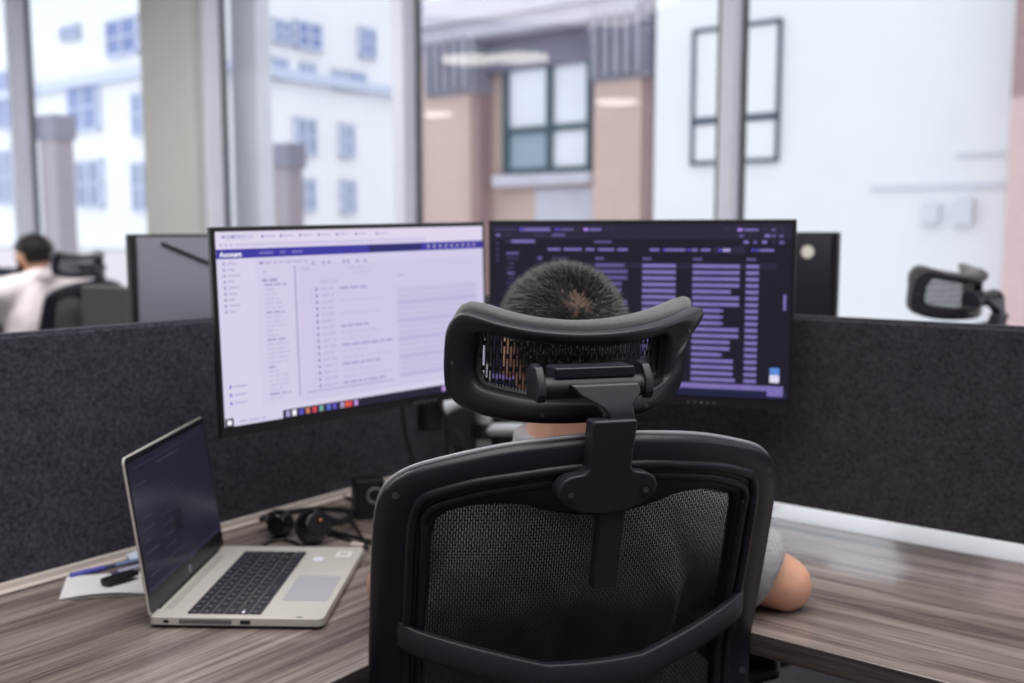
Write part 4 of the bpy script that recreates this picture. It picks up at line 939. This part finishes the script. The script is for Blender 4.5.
bm = B(); cyl(bm, (.0155, LWd / 2, -.0016), (.0155, LWd / 2, -.0020), .0058, 24); lg = obj('logo', bm, mat('logo_silver', (150, 150, 160), .4, metal=.4), lid)
ft = bpy.data.curves.new('logo_letters', 'FONT'); ft.body = 'hp'; ft.size = .008; ft.align_x = 'CENTER'; ft.align_y = 'CENTER'; ft.shear = .25; ft.materials.append(LBZ)
fo = text_mesh('logo_letters', ft); COL.objects.link(fo); fo.parent = lg; fo.matrix_local = Matrix(((0, 1, 0, .0152), (1, 0, 0, LWd / 2), (0, 0, -1, -.0022), (0, 0, 0, 1)))
bm = B(); cyl(bm, (-.001, .03, .002), (-.001, LWd - .03, .002), .0045, 16); obj('hinge', bm, PLASTIC_DK, LP, loc=(.003, 0, LT - .001), smooth=True)
tag(LP, 'open silver laptop with dark screen on the left desk', 'laptop')

# ------------------------------------------------------------------ small things on the left desk
PAPER = mat('white_paper', (222, 220, 224), .8)
def desk_poly(pixels, z): return [at_height(x, y, z) for x, y in pixels]
# folded paper
pts = desk_poly([(67, 577), (140, 572), (148, 594), (59, 600)], DZ + .002); c0 = sum(pts, Vector()) / 4
bm = B(); c0.z = DZ
def sheet_from(pts, z0, z1, lift=0):
    rows = []
    A_, B_, C_, D_ = [p - c0 for p in pts]
    top = []; n = 8
    g = [[None] * (n + 1) for _ in range(n + 1)]
    for i in range(n + 1):
        for j in range(n + 1):
            p = A_.lerp(B_, i / n).lerp(D_.lerp(C_, i / n), j / n); p.z = z0 + lift * math.sin(PI * i / n) * (j / n)
            g[i][j] = p
    for lvl in (0, 1):
        vv = [[bm.verts.new(g[i][j] + Vector((0, 0, lvl * (z1 - z0)))) for j in range(n + 1)] for i in range(n + 1)]
        for i in range(n):
            for j in range(n): bm.faces.new((vv[i][j], vv[i + 1][j], vv[i + 1][j + 1], vv[i][j + 1]))
sheet_from(pts, .0005, .0010, .0015); sheet_from(pts, .0022, .0030, .0050)
o = obj('folded_paper', bm, PAPER, smooth=True, loc=c0); tag(o, 'folded white paper lying on desk left of the laptop', 'paper')
# small black stick on the paper
pa, pb = at_height(104, 586, DZ + .008), at_height(136, 575, DZ + .008)
d = (pb - pa); L = d.length; rz = math.atan2(d.y, d.x)
st = empty('usb_stick', ((pa + pb) / 2)); st.location.z = DZ + .0088; st.rotation_euler.z = rz
bm = B(); slab(bm, rrect(-L / 2, L / 2 - .012, -.011, .011, .004), 0, .009); obj('stick_body', bm, PLASTIC_DK, st, bevel=.002)
bm = B(); slab(bm, rrect(L / 2 - .012, L / 2, -.009, .009, .002), .001, .008); obj('stick_cap', bm, PLASTIC, st, bevel=.001)
tag(st, 'small black stick device lying on the folded white paper', 'usb stick')
# blue pen and pale card by the partition
pa, pb = at_height(69, 576, DZ + .005), at_height(142, 559, DZ + .005); d = pb - pa; L = d.length
pn = empty('blue_pen', pa); pn.rotation_euler.z = math.atan2(d.y, d.x)
BLUE = mat('pen_blue', (74, 76, 170), .35); PENCLR = mat('pen_clear', (120, 136, 176), .3); NAVY = mat('pen_navy', (60, 62, 110), .4)
bm = B(); cyl(bm, (.002, 0, 0), (.055, 0, 0), .0046, 14); obj('pen_cap', bm, BLUE, pn, bevel=.001)
bm = B(); cyl(bm, (.055, 0, 0), (L * .62, 0, 0), .0038, 12); obj('pen_barrel', bm, NAVY, pn)
bm = B(); cyl(bm, (L * .62, 0, 0), (L, 0, 0), .0038, 12); obj('pen_end', bm, PENCLR, pn)
tag(pn, 'blue capped pen lying along the left partition foot', 'pen')
pa, pb = at_height(118, 575, DZ + .0048), at_height(143, 568, DZ + .0048); d = pb - pa; L = d.length
o = None; pn2 = empty('clear_pen', pa); pn2.rotation_euler.z = math.atan2(d.y, d.x); pn2.location.z = DZ + .0095
bm = B(); cyl(bm, (0, 0, 0), (L + .02, 0, 0), .0035, 12); obj('pen_barrel', bm, mat('pen_lilac', (176, 178, 206), .3), pn2)
bm = B(); cyl(bm, (-.012, 0, 0), (0, 0, 0), .001, 12, r2=.0034); obj('pen_tip', bm, NAVY, pn2)
tag(pn2, 'pale lilac pen end beside the laptop lid on the paper', 'pen')
pts = desk_poly([(126, 557), (141, 552), (144, 560), (130, 562)], DZ + .004); c0 = sum(pts, Vector()) / 4; c0.z = DZ + .0005; bm = B(); sheet_from(pts, 0, .008)
o = obj('pale_card', bm, mat('card_blue', (206, 218, 236), .6), loc=c0); tag(o, 'pale blue white card by the partition behind the laptop lid', 'card')
# headphones
hp_c = at_height(300, 527, DZ); hp = empty('headphones', hp_c); hp.rotation_euler.z = rad(25)
def lift(px, py, z): return at_height(px, py, DZ + z) - hp_c
Mr = Matrix.Rotation(-rad(25), 3, 'Z')
def hl(px, py, z): return Mr @ lift(px, py, z)
GLOSSB = mat('gloss_black', (14, 13, 16), .22, spec=.6)
e1 = hl(315, 526, .036); e2 = hl(278, 524, .026)
ct = Vector((.25, -1, .45)).normalized()
for (e, r, axd) in ((e1, .030, ct), (e2, .024, Vector((-.5, -.8, .15)).normalized())):
    bm = B(); cyl(bm, e - axd * .010, e + axd * .012, r, 26, r2=r * .72); obj('ear_cup', bm, GLOSSB, hp, bevel=.003)
    a = axd.cross(Vector((0, 0, 1))).normalized(); b_ = axd.cross(a)
    bm = B(); tube(bm, [e - axd * .014 + (a * math.cos(t_) + b_ * math.sin(t_)) * r * .74 for t_ in [2 * PI * k / 28 for k in range(28)]], r * .30, 10, closed=True); obj('ear_cushion', bm, PADGREY if False else PLASTIC_DK, hp, smooth=True)
bm = B(); tube(bm, smooth_path([e2 + Vector((0, .012, .02)), hl(262, 519, .02), hl(290, 512, .035), hl(325, 509, .03), hl(352, 512, .02), hl(340, 522, .028), e1 + Vector((0, .012, .024))], 8), .0065, 10, flat=.7); obj('headband', bm, PLASTIC_DK, hp, smooth=True)
bm = B(); ball(bm, hl(268, 518, .03), (.008, .006, .01), 2); ring_ = obj('band_slider', bm, STEEL, hp, smooth=True)
bm = B(); ball(bm, e1 + ct * .0135 + Vector((.004, 0, .007)), .0030, 2); obj('cup_reflection', bm, mat('pink_reflection', (196, 140, 112), .3, metal=.6), hp, smooth=True)  # pinkish reflection on the ear cup, put in as a small coloured ball
tag(hp, 'black over-ear headphones lying on desk behind the laptop', 'headphones')
# cables on the desk
def cable(name, pix, r, label, m_=CABLE, z=None):
    pp = [at_height(x, y, DZ + r + (zz if zz else 0) + .0005) for x, y, zz in pix]; o0 = pp[0].copy()
    bm = B(); tube(bm, smooth_path([p_ - o0 for p_ in pp], 8), r, 8); o = obj(name, bm, m_, smooth=True, loc=o0); tag(o, label, 'cable'); return o
cable('cable', [(352, 541, 0), (335, 536, 0), (322, 530, .0), (345, 520, 0), (362, 510, 0), (352, 500, .0), (338, 494, 0)], .0028, 'black cable looping beside the headphones')
cable('cable', [(380, 545, 0), (355, 537, 0), (338, 533, 0), (330, 530, 0)], .0034, 'thick black cable running from headphones towards the chair')
cable('cable', [(368, 548, .004), (358, 530, .004), (350, 515, .004), (362, 498, .003), (350, 492, 0), (330, 497, 0)], .0024, 'thin black cable coiled near the small black box')
cable('cable', [(256, 551, 0), (268, 543, 0), (285, 540, 0), (300, 545, 0.0)], .0026, 'short black cable behind the far laptop edge')
cb = at_height(357, 545, DZ + .006); cw = empty('cable_plug', cb, rad(-20)); bm = B(); slab(bm, rrect(-.012, .012, -.005, .005, .002), -.004, .003); obj('plug_body', bm, mat('plug_pink', (206, 186, 186), .5), cw, bevel=.001)
bm = B(); slab(bm, rrect(.012, .020, -.003, .003, .001), -.002, .001); obj('plug_tip', bm, STEEL, cw); tag(cw, 'small pale cable plug lying behind the laptop corner', 'plug')
# small black box with round face, near the arm
bp_ = at_height(371, 519, DZ); bx = empty('black_box', bp_, rad(20)); bm = B(); box(bm, -.028, .028, 0, .05, .001, .075); obj('box_body', bm, PLASTIC_DK, bx, bevel=.004)
bm = B(); tube(bm, [(.008 + .014 * math.cos(k * PI / 12), -.001, .045 + .014 * math.sin(k * PI / 12)) for k in range(24)], .0022, 8, closed=True); obj('round_ring', bm, RIM, bx, smooth=True)
tag(bx, 'small black box device standing left of the chair back', 'device')
# cables hanging behind the screens
def hang(pts, label, r=.004):
    o0 = Vector(pts[0]); bm = B(); tube(bm, smooth_path([Vector(p_) - o0 for p_ in pts], 8), r, 8); o = obj('cable', bm, mat('hang_cable', (44, 42, 52), .5), smooth=True, loc=o0); tag(o, label, 'cable')
hang([at_depth(402, 395, 1.95), at_depth(405, 430, 1.97), at_depth(416, 470, 1.97), at_depth(424, 489, 1.98)], 'black cable hanging below the left screen, leftmost of three')
hang([at_depth(425, 392, 1.95), at_depth(444, 420, 1.98), at_depth(447, 455, 1.98), at_depth(438, 484, 1.985)], 'black cable hanging below the left screen in a wide curve')
hang([at_depth(432, 390, 1.90), at_depth(450, 425, 1.92), at_depth(464, 445, 1.92), at_depth(470, 490, 1.93)], 'black cable hanging beside the white arm links')
# paper at the foot of the right partition
pts = desk_poly([(752, 503), (783, 504), (776, 509), (752, 510)], DZ + .0006); c0 = sum(pts, Vector()) / 4; c0.z = DZ + .0006; bm = B(); sheet_from(pts, 0, .0012)
o = obj('paper_sheet', bm, PAPER, loc=c0); tag(o, 'white paper edge on the right desk behind the chair', 'paper')

# ------------------------------------------------------------------ light
def ceiling_lamp(px, py, label):
    """a round ceiling lamp hung where the window glass mirrors it at this point of the pane"""
    d = ray(px, py); o = Vector((0, 0, CAM_Z)); k = (T_WIN + .01 - (o - CORNER).dot(TX)) / d.dot(TX); h = o + d * k
    r_ = d - TX * (2 * d.dot(TX)); k2 = (2.85 - h.z) / r_.z; p_ = h + r_ * k2
    L = empty('ceiling_light', p_)
    bm = B(); cyl(bm, (0, 0, 0), (0, 0, .02), .26, 36); obj('diffuser', bm, emission('lamp_white', (255, 250, 240), 16), L)
    bm = B(); cyl(bm, (0, 0, .021), (0, 0, .05), .28, 36); obj('housing', bm, WHITEMET, L)
    bm = B(); cyl(bm, (0, 0, .05), (0, 0, 3.3 - 2.85), .008, 8); obj('hanging_rod', bm, WHITEMET, L)
    tag(L, label, 'ceiling light', 'round hanging ceiling lights'); return p_
LAMPS = []
for px, py in ((470, 61), (520, 59), (432, 115), (617, 103)): LAMPS.append(ceiling_lamp(px, py, 'round white hanging ceiling light mirrored in the window glass'))
def area(name, loc, target, sx, sy, power, col):
    l = bpy.data.lights.new(name, 'AREA'); l.shape = 'RECTANGLE'; l.size = sx; l.size_y = sy; l.energy = power; l.color = col
    o = bpy.data.objects.new(name, l); COL.objects.link(o); o.location = loc
    o.rotation_euler = (Vector(target) - Vector(loc)).to_track_quat('-Z', 'Y').to_euler(); return o
area('ceiling_panel_light', (.3, .7, 3.2), (.3, .9, 0), 3.0, 3.0, 120, (1, .97, .94))
area('ceiling_panel_light', (-2.5, 4.0, 3.2), (-2.5, 4.0, 0), 3.0, 2.0, 110, (1, .97, .95))
w = bpy.data.worlds.new('world'); SC.world = w; w.use_nodes = True
bg = w.node_tree.nodes['Background']; bg.inputs[0].default_value = (.90, .94, 1.0, 1); bg.inputs[1].default_value = 1.6

SC.view_settings.view_transform = 'Standard'; SC.view_settings.look = 'None'; SC.view_settings.exposure = 0; SC.view_settings.gamma = 1
SC.cycles.max_bounces = 8; SC.cycles.transparent_max_bounces = 16; SC.cycles.sample_clamp_indirect = 6
SC.cycles.use_denoising = True
